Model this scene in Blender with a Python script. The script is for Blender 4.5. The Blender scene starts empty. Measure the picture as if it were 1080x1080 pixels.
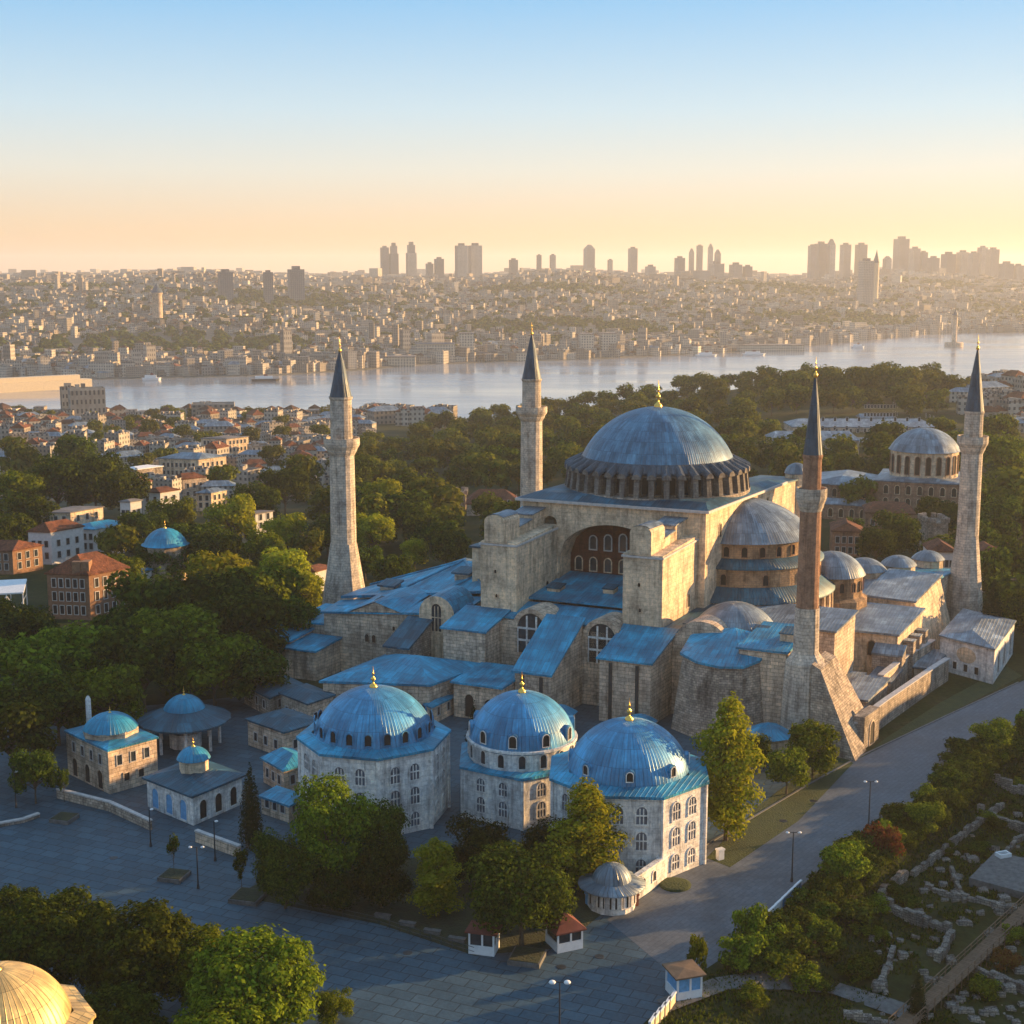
import bpy, math, random
from mathutils import Vector
random.seed(7)
C = bpy.context.scene
R = math.radians

# ---------------------------------------------------------------- camera
F, HC = 1500.0, 76.0
PT = math.atan(257 / F)
cP, sP = math.cos(PT), math.sin(PT)
cam_d = bpy.data.cameras.new('camera'); cam = bpy.data.objects.new('camera', cam_d)
C.collection.objects.link(cam); C.camera = cam
cam.location = (0, 0, HC); cam.rotation_euler = (math.pi / 2 - PT, 0, 0)
cam_d.sensor_width = 36; cam_d.lens = 36 * F / 1080
cam_d.clip_start = 1; cam_d.clip_end = 40000
# ---------------------------------------------------------------- sky, sun, exposure
HAZE = 0.00009
SUN_AZ, SUN_EL = R(68), R(8.7)          # clockwise from +Y
w = bpy.data.worlds.new('World'); C.world = w; w.use_nodes = True
nt = w.node_tree; nt.nodes.clear()
sky = nt.nodes.new('ShaderNodeTexSky'); sky.sky_type = 'NISHITA'; sky.sun_disc = False
sky.sun_elevation = SUN_EL; sky.sun_rotation = SUN_AZ
sky.altitude = 50; sky.air_density = 1.0; sky.dust_density = 0.4; sky.ozone_density = 2.0
bg = nt.nodes.new('ShaderNodeBackground'); bg.inputs[1].default_value = 0.15
wo = nt.nodes.new('ShaderNodeOutputWorld')
tcw = nt.nodes.new('ShaderNodeTexCoord'); sx = nt.nodes.new('ShaderNodeSeparateXYZ'); nt.links.new(tcw.outputs['Generated'], sx.inputs[0])
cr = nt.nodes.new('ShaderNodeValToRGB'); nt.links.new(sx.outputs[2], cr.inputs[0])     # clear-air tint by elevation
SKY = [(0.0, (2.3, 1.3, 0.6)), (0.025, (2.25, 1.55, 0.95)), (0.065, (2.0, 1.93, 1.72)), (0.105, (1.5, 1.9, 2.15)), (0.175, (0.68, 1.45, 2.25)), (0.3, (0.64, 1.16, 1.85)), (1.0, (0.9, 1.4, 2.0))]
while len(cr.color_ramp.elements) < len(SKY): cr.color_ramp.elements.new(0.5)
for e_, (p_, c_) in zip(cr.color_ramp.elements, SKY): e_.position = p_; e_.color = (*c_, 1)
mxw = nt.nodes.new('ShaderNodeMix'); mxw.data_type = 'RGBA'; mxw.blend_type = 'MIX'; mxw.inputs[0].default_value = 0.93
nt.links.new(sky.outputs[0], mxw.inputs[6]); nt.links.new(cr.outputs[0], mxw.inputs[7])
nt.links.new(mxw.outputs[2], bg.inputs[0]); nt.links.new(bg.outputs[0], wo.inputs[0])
sd = bpy.data.lights.new('sun', 'SUN'); sd.energy = 5.0; sd.angle = R(0.6); sd.color = (1.0, 0.61, 0.25)
so = bpy.data.objects.new('sun', sd); C.collection.objects.link(so)
tosun = Vector((math.sin(SUN_AZ) * math.cos(SUN_EL), math.cos(SUN_AZ) * math.cos(SUN_EL), math.sin(SUN_EL)))
so.rotation_euler = tosun.to_track_quat('Z', 'Y').to_euler(); so.location = (200, 100, 300)
vs = C.view_settings
vs.view_transform = 'Standard'; vs.look = 'None'; vs.exposure = 1.4; vs.gamma = 1; vs.use_curve_mapping = False
cy = C.cycles
cy.max_bounces = 5; cy.diffuse_bounces = 2; cy.glossy_bounces = 2; cy.transmission_bounces = 2
cy.volume_bounces = 1; cy.caustics_reflective = False; cy.caustics_refractive = False
cy.sample_clamp_indirect = 4

# ---------------------------------------------------------------- helpers
def ray(px, py):
    dx = (px - 540) / F; dy = (540 - py) / F
    return Vector((dx, cP + sP * dy, -sP + cP * dy))
def G(px, py, z=0.0):
    d = ray(px, py); t = (z - HC) / d.z
    return Vector((0, 0, HC)) + d * t
def D(px, py, Y):
    d = ray(px, py); return Vector((0, 0, HC)) + d * (Y / d.y)
C0 = Vector((28.5, 277.0)); A1, A2 = R(-24), R(60)
E1 = Vector((math.cos(A1), math.sin(A1))); E2 = Vector((math.cos(A2), math.sin(A2)))
def W(u, v, z=0.0):
    q = C0 + E1 * u + E2 * v
    return Vector((q.x, q.y, z))
def frame(origin, ang):
    ca, sa = math.cos(R(ang)), math.sin(R(ang))
    ox, oy = origin[0], origin[1]
    return lambda u, v, z=0.0: Vector((ox + ca * u - sa * v, oy + sa * u + ca * v, z))
def sm(a, b, x):
    t = max(0.0, min(1.0, (x - a) / (b - a))); return t * t * (3 - 2 * t)
def lerp(a, b, t): return a + (b - a) * t
def interp(pts, x):
    if x <= pts[0][0]: return pts[0][1]
    for (x0, y0), (x1, y1) in zip(pts, pts[1:]):
        if x <= x1: return y0 + (y1 - y0) * (x - x0) / (x1 - x0)
    return pts[-1][1]

class MB:
    """collects polygons in world coordinates, with uv in metres, and links them as one mesh object"""
    def __init__(s): s.v = []; s.f = []; s.uv = []; s.m = []; s.sm = []
    def face(s, pts, m=0, uv=None, smooth=False):
        pts = [Vector(p) for p in pts]
        i = len(s.v); s.v += pts; s.f.append(list(range(i, i + len(pts)))); s.m.append(m); s.sm.append(smooth)
        if uv is None:
            n = Vector((0, 0, 0))
            for a, b in zip(pts, pts[1:] + pts[:1]): n += a.cross(b)
            n = n.normalized() if n.length > 1e-9 else Vector((0, 0, 1))
            if abs(n.z) > 0.97: t, b = Vector((E1.x, E1.y, 0)), Vector((-E1.y, E1.x, 0))
            else:
                t = Vector((0, 0, 1)).cross(n).normalized(); b = n.cross(t)
            uv = [(p.dot(t), p.dot(b)) for p in pts]
        s.uv += list(uv)
    def prism(s, bot, top, m=0, mt=None, caps=(True, True)):
        n = len(bot)
        for i in range(n):
            j = (i + 1) % n; s.face([bot[i], bot[j], top[j], top[i]], m)
        if caps[1]: s.face(top, m if mt is None else mt)
        if caps[0]: s.face(bot[::-1], m)
    def box(s, P, u0, u1, v0, v1, z0, z1, m=0, mt=None):
        c = [(u0, v0), (u1, v0), (u1, v1), (u0, v1)]
        s.prism([P(a, b, z0) for a, b in c], [P(a, b, z1) for a, b in c], m, mt)
    def slab(s, top, th, m=0):
        s.prism([Vector((p[0], p[1], p[2] - th)) for p in top], top, m)
    def lathe(s, c, prof, n=48, a0=0.0, a1=2 * math.pi, m=None, smooth=True, sx=1.0):
        full = abs(a1 - a0 - 2 * math.pi) < 1e-6
        cx, cyy = c[0], c[1]; rmax = max(p[0] for p in prof)
        L = [0.0]
        for p, q in zip(prof, prof[1:]): L.append(L[-1] + math.hypot(q[0] - p[0], q[1] - p[1]))
        k0 = len(s.v); k = n if full else n + 1
        for p in prof:
            for i in range(k):
                a = a0 + (a1 - a0) * i / n
                s.v.append(Vector((cx + p[0] * math.cos(a) * sx, cyy + p[0] * math.sin(a), p[1])))
        for r in range(len(prof) - 1):
            mm = prof[r][2] if len(prof[r]) > 2 else (m or 0)
            for i in range(n):
                j = (i + 1) % k
                s.f.append([k0 + r * k + i, k0 + r * k + j, k0 + (r + 1) * k + j, k0 + (r + 1) * k + i]); s.m.append(mm); s.sm.append(smooth)
                ua, ub = (a1 - a0) * i / n * rmax, (a1 - a0) * (i + 1) / n * rmax
                s.uv += [(ua, L[r]), (ub, L[r]), (ub, L[r + 1]), (ua, L[r + 1])]
    def tube(s, p, q, r, n=6, m=0, r2=None):
        p, q = Vector(p), Vector(q); d = (q - p)
        if d.length < 1e-6: return
        d.normalize(); a = d.orthogonal().normalized(); b = d.cross(a); r2 = r if r2 is None else r2
        bo = [p + (a * math.cos(t) + b * math.sin(t)) * r for t in [2 * math.pi * i / n for i in range(n)]]
        to = [q + (a * math.cos(t) + b * math.sin(t)) * r2 for t in [2 * math.pi * i / n for i in range(n)]]
        s.prism(bo, to, m)
    def ball(s, c, r, m=0, n=10, k=6, sz=1.0):
        s.lathe(c, [(max(1e-3, r * math.sin(math.pi * i / k)), c[2] - sz * r * math.cos(math.pi * i / k), m) for i in range(k + 1)], n)
    def mesh(s, name, mats, off=Vector((0, 0, 0))):
        me = bpy.data.meshes.new(name)
        me.from_pydata([(p[0] - off[0], p[1] - off[1], p[2] - off[2]) for p in s.v], [], s.f)
        for x in (mats if isinstance(mats, (list, tuple)) else [mats]): me.materials.append(x)
        me.polygons.foreach_set('material_index', s.m); me.polygons.foreach_set('use_smooth', s.sm)
        ul = me.uv_layers.new(name='UVMap')
        ul.data.foreach_set('uv', [x for p in s.uv for x in p]); me.update()
        return me
    def build(s, name, mats, parent=None, loc=None, label=None):
        off = wloc(parent) if parent is not None else Vector(loc if loc is not None else (0, 0, 0))
        o = bpy.data.objects.new(name, s.mesh(name, mats, off)); C.collection.objects.link(o)
        if parent is not None: o.parent = parent
        else: o.location = off
        if label: o['label'] = label
        return o
def wloc(o):
    p = Vector((0, 0, 0))
    while o is not None: p += Vector(o.location); o = o.parent
    return p
def tag(o, label=None, cat=None, group=None, kind=None):
    if label: o['label'] = label
    if cat: o['category'] = cat
    if group: o['group'] = group
    if kind: o['kind'] = kind
    return o
def thing(name, loc, label, cat, group=None):
    o = bpy.data.objects.new(name, None); C.collection.objects.link(o); o.location = loc; o.empty_display_size = 1
    return tag(o, label, cat, group)
def copy_tree(o, parent=None):
    c = o.copy(); C.collection.objects.link(c)
    if parent is not None: c.parent = parent
    for ch in [x for x in KIDS.get(o.name, [])]: copy_tree(ch, c)
    return c
KIDS = {}
def kid(o, p): KIDS.setdefault(p.name, []).append(o); return o

# ---------------------------------------------------------------- materials
def newmat(name):
    m = bpy.data.materials.new(name); m.use_nodes = True; n = m.node_tree; n.nodes.clear()
    out = n.nodes.new('ShaderNodeOutputMaterial'); b = n.nodes.new('ShaderNodeBsdfPrincipled')
    n.links.new(b.outputs[0], out.inputs[0])
    return m, n, b
def nd(n, t, **k):
    x = n.nodes.new(t)
    for a, v in k.items(): setattr(x, a, v)
    return x
def setin(x, **k):
    for a, v in k.items():
        x.inputs[a.replace('_', ' ')].default_value = v
def noise(n, scale, detail=4, vec=None, rough=0.55):
    x = nd(n, 'ShaderNodeTexNoise'); setin(x, Scale=scale, Detail=detail, Roughness=rough)
    if vec is not None: n.links.new(vec, x.inputs['Vector'])
    return x
def ramp(n, src, stops):
    x = nd(n, 'ShaderNodeValToRGB'); e = x.color_ramp.elements
    while len(e) < len(stops): e.new(0.5)
    for i, (p, c) in enumerate(stops):
        e[i].position = p; e[i].color = (*c, 1) if len(c) == 3 else c
    n.links.new(src, x.inputs[0]); return x
def mixc(n, a, b, f, mode='MIX'):
    x = nd(n, 'ShaderNodeMix', data_type='RGBA', blend_type=mode)
    for i, v in ((0, f), (6, a), (7, b)):
        if hasattr(v, 'is_linked') or hasattr(v, 'links'): n.links.new(v, x.inputs[i])
        else: x.inputs[i].default_value = v if i == 0 else ((*v, 1) if len(v) == 3 else v)
    return x.outputs[2]
def mth(n, op, a, b=None):
    x = nd(n, 'ShaderNodeMath', operation=op)
    for i, v in enumerate((a, b)):
        if v is None: continue
        if hasattr(v, 'links'): n.links.new(v, x.inputs[i])
        else: x.inputs[i].default_value = v
    return x.outputs[0]
def bump(n, b, h, s, d=0.1):
    x = nd(n, 'ShaderNodeBump'); setin(x, Strength=s, Distance=d); n.links.new(h, x.inputs['Height']); n.links.new(x.outputs[0], b.inputs['Normal'])
def uvn(n): return nd(n, 'ShaderNodeUVMap').outputs[0]
def objv(n): return nd(n, 'ShaderNodeTexCoord').outputs['Object']
def sep(n, v):
    x = nd(n, 'ShaderNodeSeparateXYZ'); n.links.new(v, x.inputs[0]); return x.outputs

def stone(name, c1, c2, mo, bw=1.1, bh=0.5, stain=0.55, rough=0.9, ms=0.03):
    m, n, b = newmat(name); uv = uvn(n)
    br = nd(n, 'ShaderNodeTexBrick'); n.links.new(uv, br.inputs['Vector'])
    setin(br, Color1=(*c1, 1), Color2=(*c2, 1), Mortar=(*mo, 1), Scale=1.0, Bias=0.0)
    br.inputs['Mortar Size'].default_value = ms; br.inputs['Brick Width'].default_value = bw; br.inputs['Row Height'].default_value = bh
    ob = objv(n)
    big = noise(n, 0.16, 6, ob, 0.65); st = ramp(n, big.outputs[0], [(0.32, (stain,) * 3), (0.5, (0.95,) * 3), (0.68, (1.16, 1.1, 1.02))])
    c = mixc(n, br.outputs[0], st.outputs[0], 1.0, 'MULTIPLY')
    mp = nd(n, 'ShaderNodeMapping'); n.links.new(ob, mp.inputs[0]); mp.inputs['Scale'].default_value = (0.9, 0.9, 0.09)
    sk = noise(n, 1.0, 5, mp.outputs[0], 0.7); sr = ramp(n, sk.outputs[0], [(0.33, (0.45, 0.43, 0.43)), (0.5, (1, 1, 1)), (0.7, (1.16, 1.1, 1.02))])
    c = mixc(n, c, sr.outputs[0], 0.85, 'MULTIPLY')
    fi = noise(n, 1.7, 6, ob, 0.75); fr = ramp(n, fi.outputs[0], [(0.3, (0.62,) * 3), (0.7, (1.3,) * 3)])
    c = mixc(n, c, fr.outputs[0], 0.8, 'MULTIPLY')
    me_ = noise(n, 0.5, 9, ob, 0.72); mr = ramp(n, me_.outputs[0], [(0.36, (0.66, 0.64, 0.63)), (0.5, (1.0, 1.0, 1.0)), (0.63, (1.26, 1.22, 1.15))])
    c = mixc(n, c, mr.outputs[0], 0.9, 'MULTIPLY')
    n.links.new(c, b.inputs['Base Color']); setin(b, Roughness=rough)
    b.inputs['Specular IOR Level'].default_value = 0.2
    h = mth(n, 'ADD', mth(n, 'MULTIPLY', br.outputs[1], -0.6), mth(n, 'MULTIPLY', fi.outputs[0], 1.3))
    bump(n, b, h, 0.6, 0.14)
    return m
def lead(name, c, seam=0.62, var=0.35, rough=0.46, metal=0.14, spec=0.5):
    m, n, b = newmat(name); uv = uvn(n); ob = objv(n); s = sep(n, uv)
    t = mth(n, 'FRACT', mth(n, 'DIVIDE', s[0], seam)); rid = mth(n, 'ABSOLUTE', mth(n, 'SUBTRACT', t, 0.5))   # 0.5 on the seam
    ridge = ramp(n, rid, [(0.36, (0, 0, 0)), (0.47, (1, 1, 1))])
    br = nd(n, 'ShaderNodeTexBrick'); n.links.new(uv, br.inputs['Vector'])
    lo = tuple(x * (1 - var) for x in c); hi = tuple(min(1, x * (1 + var)) for x in c)
    setin(br, Color1=(*lo, 1), Color2=(*hi, 1), Mortar=(*[x * 0.55 for x in c], 1), Scale=1.0)
    br.inputs['Mortar Size'].default_value = 0.035; br.inputs['Brick Width'].default_value = seam * 2; br.inputs['Row Height'].default_value = 2.6
    big = noise(n, 0.22, 6, ob, 0.65); st = ramp(n, big.outputs[0], [(0.33, (0.5, 0.53, 0.58)), (0.5, (0.95,) * 3), (0.68, (1.6, 1.6, 1.55))])
    cc = mixc(n, br.outputs[0], st.outputs[0], 1.0, 'MULTIPLY')
    mp = nd(n, 'ShaderNodeMapping'); n.links.new(uv, mp.inputs[0]); mp.inputs['Scale'].default_value = (1.3, 0.12, 1)
    sk = noise(n, 1.0, 5, mp.outputs[0], 0.7); sr = ramp(n, sk.outputs[0], [(0.34, (0.7,) * 3), (0.68, (1.35, 1.32, 1.28))])
    cc = mixc(n, cc, sr.outputs[0], 0.8, 'MULTIPLY')
    n.links.new(cc, b.inputs['Base Color'])
    rr = ramp(n, big.outputs[0], [(0.3, (rough - 0.1,) * 3), (0.7, (rough + 0.15,) * 3)])
    n.links.new(rr.outputs[0], b.inputs['Roughness']); setin(b, Metallic=metal); b.inputs['Specular IOR Level'].default_value = spec
    h = mth(n, 'ADD', ridge.outputs[0], mth(n, 'MULTIPLY', sk.outputs[0], 0.9))
    bump(n, b, h, 0.75, 0.09)
    return m
def plain(name, c, rough=0.6, metal=0.0, var=0.25, sc=1.5, spec=0.4):
    m, n, b = newmat(name); x = noise(n, sc, 5, objv(n), 0.65)
    r = ramp(n, x.outputs[0], [(0.3, tuple(v * (1 - var) for v in c)), (0.7, tuple(min(1, v * (1 + var)) for v in c))])
    n.links.new(r.outputs[0], b.inputs['Base Color']); setin(b, Roughness=rough, Metallic=metal); b.inputs['Specular IOR Level'].default_value = spec
    bump(n, b, x.outputs[0], 0.15, 0.05)
    return m
def glass(name, c=(0.02, 0.025, 0.03), rough=0.12):
    m, n, b = newmat(name); x = noise(n, 0.9, 2, objv(n))
    r = ramp(n, x.outputs[0], [(0.35, c), (0.7, tuple(v * 2.2 for v in c))]); n.links.new(r.outputs[0], b.inputs['Base Color'])
    setin(b, Roughness=rough); return m
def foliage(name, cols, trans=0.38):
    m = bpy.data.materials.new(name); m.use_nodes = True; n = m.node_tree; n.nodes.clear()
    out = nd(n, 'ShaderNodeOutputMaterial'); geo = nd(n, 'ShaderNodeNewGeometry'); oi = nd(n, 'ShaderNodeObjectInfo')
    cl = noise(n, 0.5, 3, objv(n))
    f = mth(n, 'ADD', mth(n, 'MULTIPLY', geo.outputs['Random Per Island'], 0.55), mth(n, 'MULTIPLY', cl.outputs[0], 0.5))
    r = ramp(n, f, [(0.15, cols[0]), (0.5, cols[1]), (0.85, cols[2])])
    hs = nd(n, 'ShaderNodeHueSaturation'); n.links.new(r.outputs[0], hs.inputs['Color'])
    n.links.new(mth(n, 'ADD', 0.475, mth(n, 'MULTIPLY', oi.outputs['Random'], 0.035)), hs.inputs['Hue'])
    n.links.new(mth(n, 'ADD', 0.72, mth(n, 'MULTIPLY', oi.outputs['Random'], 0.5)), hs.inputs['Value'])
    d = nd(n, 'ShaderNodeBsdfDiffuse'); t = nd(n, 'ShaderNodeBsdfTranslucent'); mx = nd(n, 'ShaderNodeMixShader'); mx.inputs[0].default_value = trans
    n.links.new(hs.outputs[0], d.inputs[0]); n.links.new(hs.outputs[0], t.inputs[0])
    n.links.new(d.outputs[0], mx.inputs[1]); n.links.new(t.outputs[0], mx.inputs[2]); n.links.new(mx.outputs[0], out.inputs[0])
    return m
def facade(name, c1, c2, cw=3.0, chh=3.2, glassc=(0.05, 0.055, 0.065)):
    """plastered house front: rows of dark window openings measured in metres, colour varying from house to house"""
    m, n, b = newmat(name); s = sep(n, uvn(n)); oi = nd(n, 'ShaderNodeObjectInfo'); geo = nd(n, 'ShaderNodeNewGeometry')
    def band(x, p, a, c):
        t = mth(n, 'FRACT', mth(n, 'DIVIDE', x, p)); return mth(n, 'MULTIPLY', mth(n, 'GREATER_THAN', t, a), mth(n, 'LESS_THAN', t, c))
    wn = mth(n, 'MULTIPLY', band(s[0], cw, 0.28, 0.72), band(s[1], chh, 0.28, 0.78))
    rnd = mth(n, 'FRACT', mth(n, 'ADD', oi.outputs['Random'], geo.outputs['Random Per Island']))
    r = ramp(n, rnd, [(0.0, c1), (0.55, c2), (1.0, (0.52, 0.48, 0.43))])
    x = noise(n, 0.35, 4, objv(n)); st = ramp(n, x.outputs[0], [(0.3, (0.75,) * 3), (0.7, (1.1,) * 3)])
    big = noise(n, 0.006, 3, objv(n)); bs = ramp(n, big.outputs[0], [(0.35, (0.6,) * 3), (0.65, (1.3, 1.25, 1.15))]); c = mixc(n, r.outputs[0], st.outputs[0], 1.0, 'MULTIPLY'); c = mixc(n, c, bs.outputs[0], 1.0, 'MULTIPLY')
    c = mixc(n, c, glassc, mth(n, 'MULTIPLY', wn, 0.9))
    n.links.new(c, b.inputs['Base Color']); setin(b, Roughness=0.8); b.inputs['Specular IOR Level'].default_value = 0.25
    bump(n, b, mth(n, 'MULTIPLY', wn, -1.0), 0.5, 0.25)
    return m

M = {}
M['stone'] = stone('grey_rose_ashlar', (0.69, 0.55, 0.425), (0.51, 0.40, 0.31), (0.24, 0.19, 0.15), 1.3, 0.62)
M['plaster'] = stone('old_ochre_render', (0.78, 0.61, 0.435), (0.7, 0.54, 0.385), (0.5, 0.37, 0.265), 1.6, 0.7, 0.6, 0.92, 0.02)
M['rubble'] = stone('rubble_masonry', (0.50, 0.42, 0.345), (0.30, 0.25, 0.21), (0.17, 0.14, 0.12), 0.7, 0.4, 0.5)
M['brick'] = stone('red_brick', (0.44, 0.235, 0.145), (0.34, 0.175, 0.11), (0.3, 0.2, 0.15), 0.5, 0.16, 0.7)
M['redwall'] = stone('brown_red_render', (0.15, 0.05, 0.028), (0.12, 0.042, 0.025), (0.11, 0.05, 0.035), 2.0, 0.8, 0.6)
M['marble'] = stone('pale_marble', (0.80, 0.785, 0.77), (0.74, 0.725, 0.71), (0.58, 0.56, 0.55), 1.6, 0.7, 0.78, 0.7, 0.025)
M['minstone'] = stone('minaret_limestone', (0.66, 0.57, 0.48), (0.52, 0.45, 0.38), (0.3, 0.26, 0.225), 1.0, 0.55, 0.65)
M['lead'] = lead('blue_lead', (0.018, 0.24, 0.40), 0.62, 0.2)
M['leaddark'] = lead('dark_blue_lead', (0.022, 0.085, 0.13), 0.6, 0.3, 0.5)
M['leadgrey'] = lead('weathered_grey_lead', (0.17, 0.215, 0.26), 0.6, 0.3, 0.45)
M['spire'] = lead('spire_lead', (0.045, 0.075, 0.11), 0.5, 0.25, 0.5)
M['gold'] = plain('gilded_metal', (0.85, 0.52, 0.12), 0.3, 1.0, 0.15)
M['glass'] = glass('dark_glass')
M['void'] = plain('dark_opening', (0.025, 0.02, 0.018), 0.9, 0, 0.3)
M['frame'] = plain('pale_window_frame', (0.46, 0.43, 0.41), 0.6)
M['wood'] = plain('weathered_wood', (0.16, 0.10, 0.06), 0.8)
M['tile'] = stone('red_roof_tile', (0.26, 0.095, 0.05), (0.17, 0.07, 0.045), (0.09, 0.045, 0.03), 0.35, 0.45, 0.6)
M['metal'] = plain('dark_painted_metal', (0.05, 0.055, 0.06), 0.45, 0.5)
M['white'] = plain('white_paint', (0.72, 0.72, 0.72), 0.5, 0, 0.1)
M['bluepanel'] = plain('pale_blue_panel', (0.12, 0.32, 0.55), 0.4)
M['bark'] = plain('bark', (0.09, 0.065, 0.045), 0.9, 0, 0.35, 3)
M['leafa'] = foliage('fresh_and_sunlit_leaves', [(0.03, 0.05, 0.005), (0.10, 0.14, 0.01), (0.22, 0.27, 0.02)])
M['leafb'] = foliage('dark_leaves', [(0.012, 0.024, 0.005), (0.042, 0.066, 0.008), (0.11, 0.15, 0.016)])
M['leafd'] = foliage('shaded_leaves', [(0.008, 0.015, 0.004), (0.022, 0.036, 0.006), (0.06, 0.08, 0.01)])  # leaf colour darkened to stand for the shade on these trees
M['leafp'] = foliage('poplar_and_sunlit_leaves', [(0.11, 0.14, 0.008), (0.24, 0.27, 0.014), (0.38, 0.38, 0.03)], 0.4)  # yellow green of poplars, also gives other crowns their sunlit look
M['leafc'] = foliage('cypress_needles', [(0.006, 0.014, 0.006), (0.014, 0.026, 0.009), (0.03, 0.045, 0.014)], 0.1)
M['leafw'] = foliage('spring_wood_leaves', [(0.04, 0.056, 0.008), (0.09, 0.108, 0.012), (0.18, 0.18, 0.022)])
M['leafr'] = foliage('red_leaves', [(0.10, 0.03, 0.015), (0.15, 0.06, 0.02), (0.17, 0.11, 0.02)])
M['pane'] = glass('pale_reflecting_glass', (0.08, 0.09, 0.11), 0.2)
M['apse'] = stone('brown_brick_stone', (0.46, 0.30, 0.18), (0.36, 0.235, 0.145), (0.28, 0.2, 0.14), 1.0, 0.4, 0.5)
M['quay'] = facade('cream_quay_front', (0.62, 0.54, 0.44), (0.7, 0.62, 0.52), 3.4, 3.4)
M['house'] = facade('house_front', (0.26, 0.22, 0.185), (0.46, 0.41, 0.36))
M['houseroof'] = plain('flat_roof_felt', (0.16, 0.145, 0.14), 0.9, 0, 0.5, 0.2)
M['tower'] = facade('tower_front', (0.16, 0.17, 0.19), (0.24, 0.24, 0.25), 4, 3.6, (0.07, 0.08, 0.1))
# ---------------------------------------------------------------- terrain, water, roads (the setting)
FAR_SHORE = [(-0.4, 1500), (-0.287, 1512), (-0.167, 1565), (-0.107, 1650), (-0.067, 1740), (0.067, 1860), (0.147, 1980), (0.227, 2240), (0.3, 2575), (0.37, 2640), (0.6, 3000)]
ROAD_R = [(6, 122), (13.6, 134.6), (28.6, 154.1), (35.2, 165.6), (45, 180), (57.1, 193.9), (68.6, 211), (86.4, 230.4), (130, 280), (200, 362)]
def side(poly, x, y):
    """signed distance right of a polyline (positive on its right, walking away from the camera)"""
    best, sg = 1e9, 0
    for (x0, y0), (x1, y1) in zip(poly, poly[1:]):
        dx, dy = x1 - x0, y1 - y0; t = max(0, min(1, ((x - x0) * dx + (y - y0) * dy) / (dx * dx + dy * dy)))
        d = math.hypot(x - x0 - t * dx, y - y0 - t * dy)
        if d < best: best, sg = d, (1 if (x - x0) * dy - (y - y0) * dx > 0 else -1)
    return best * sg
def zt(x, y):
    if y < 330 and y > 0:
        d = side(ROAD_R, x, y)
        z = -2.6 * sm(3.0, 10, d) * sm(290, 240, y) if d > 0 else 0.0
        if d > 8: z += 0.5 * math.sin(x * 0.5) * math.cos(y * 0.43) * sm(8, 14, d) * sm(250, 220, y)
        return z
    if y <= 0: return 0.0
    b = x / y
    if y < 1400:
        p = max(0.0, (y - 330) / 800); left = -41 * p ** 1.3
        right = 3 * sm(330, 530, y) - 46 * sm(930, 1080, y)
        z = lerp(left, right, sm(-0.08, 0.24, b))
        return max(z, -48.0)
    fs = interp(FAR_SHORE, b)
    if y < fs - 40: return -48.0
    q = (y - fs) / 1900.0
    hump = 1.0 + 0.10 * math.sin(b * 23 + 0.6) + 0.06 * math.sin(b * 51)
    z = -48 + 9.5 * sm(fs - 40, fs, y) + 84 * hump * (sm(0, 1.05, max(0, q)) * 0.75 + 0.25 * min(1, max(0, q)))
    z += 5 * math.sin(x * 0.011) * math.sin(y * 0.009) * sm(0.1, 0.3, q)
    return z - 34 * sm(6000, 14000, y)
def grow(a, step, end, f=1.13):
    r = []; x = a
    while x < end: r.append(x); x += step; step *= f
    r.append(end); return r
xs = [-x for x in reversed(grow(105, 4, 11000, 1.115))][:-1] + [x for x in range(-105, 150, 3)] + grow(150, 4, 11000, 1.115)
ys = [-400, -200, -60, 20] + list(range(60, 336, 3)) + [340 + 20 * i for i in range(70)] + grow(1740, 26, 15500, 1.07)
def ground_mat():
    m, n, b = newmat('ground_cover'); ob = objv(n); s = sep(n, ob)
    x = noise(n, 0.06, 8, ob, 0.65); y = noise(n, 0.9, 5, ob, 0.7)
    g = ramp(n, x.outputs[0], [(0.3, (0.018, 0.026, 0.008)), (0.5, (0.035, 0.042, 0.012)), (0.7, (0.075, 0.06, 0.032))])
    t = ramp(n, x.outputs[0], [(0.3, (0.10, 0.095, 0.08)), (0.5, (0.17, 0.155, 0.13)), (0.7, (0.06, 0.065, 0.04))])
    far = nd(n, 'ShaderNodeMapRange'); n.links.new(s[1], far.inputs[0]); far.inputs[1].default_value = 1300; far.inputs[2].default_value = 1450
    ty = nd(n, 'ShaderNodeMapRange'); n.links.new(s[1], ty.inputs[0]); ty.inputs[1].default_value = 460; ty.inputs[2].default_value = 540
    tx = nd(n, 'ShaderNodeMapRange'); n.links.new(mth(n, 'DIVIDE', s[0], mth(n, 'MAXIMUM', s[1], 10.0)), tx.inputs[0]); tx.inputs[1].default_value = -0.10; tx.inputs[2].default_value = -0.13
    c = mixc(n, g.outputs[0], t.outputs[0], mth(n, 'MAXIMUM', far.outputs[0], mth(n, 'MULTIPLY', tx.outputs[0], ty.outputs[0])))
    fr = ramp(n, y.outputs[0], [(0.3, (0.55,) * 3), (0.7, (1.3,) * 3)])
    c = mixc(n, c, fr.outputs[0], 1.0, 'MULTIPLY'); n.links.new(c, b.inputs['Base Color']); setin(b, Roughness=0.95)
    b.inputs['Specular IOR Level'].default_value = 0.1
    bump(n, b, y.outputs[0], 0.8, 0.25); return m
mb = MB(); k = len(xs)
for y in ys:
    for x in xs: mb.v.append(Vector((x, y, zt(x, y))))
for j in range(len(ys) - 1):
    for i in range(k - 1):
        mb.f.append([j * k + i, j * k + i + 1, (j + 1) * k + i + 1, (j + 1) * k + i]); mb.m.append(0); mb.sm.append(True)
        mb.uv += [(xs[i], ys[j]), (xs[i + 1], ys[j]), (xs[i + 1], ys[j + 1]), (xs[i], ys[j + 1])]
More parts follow.
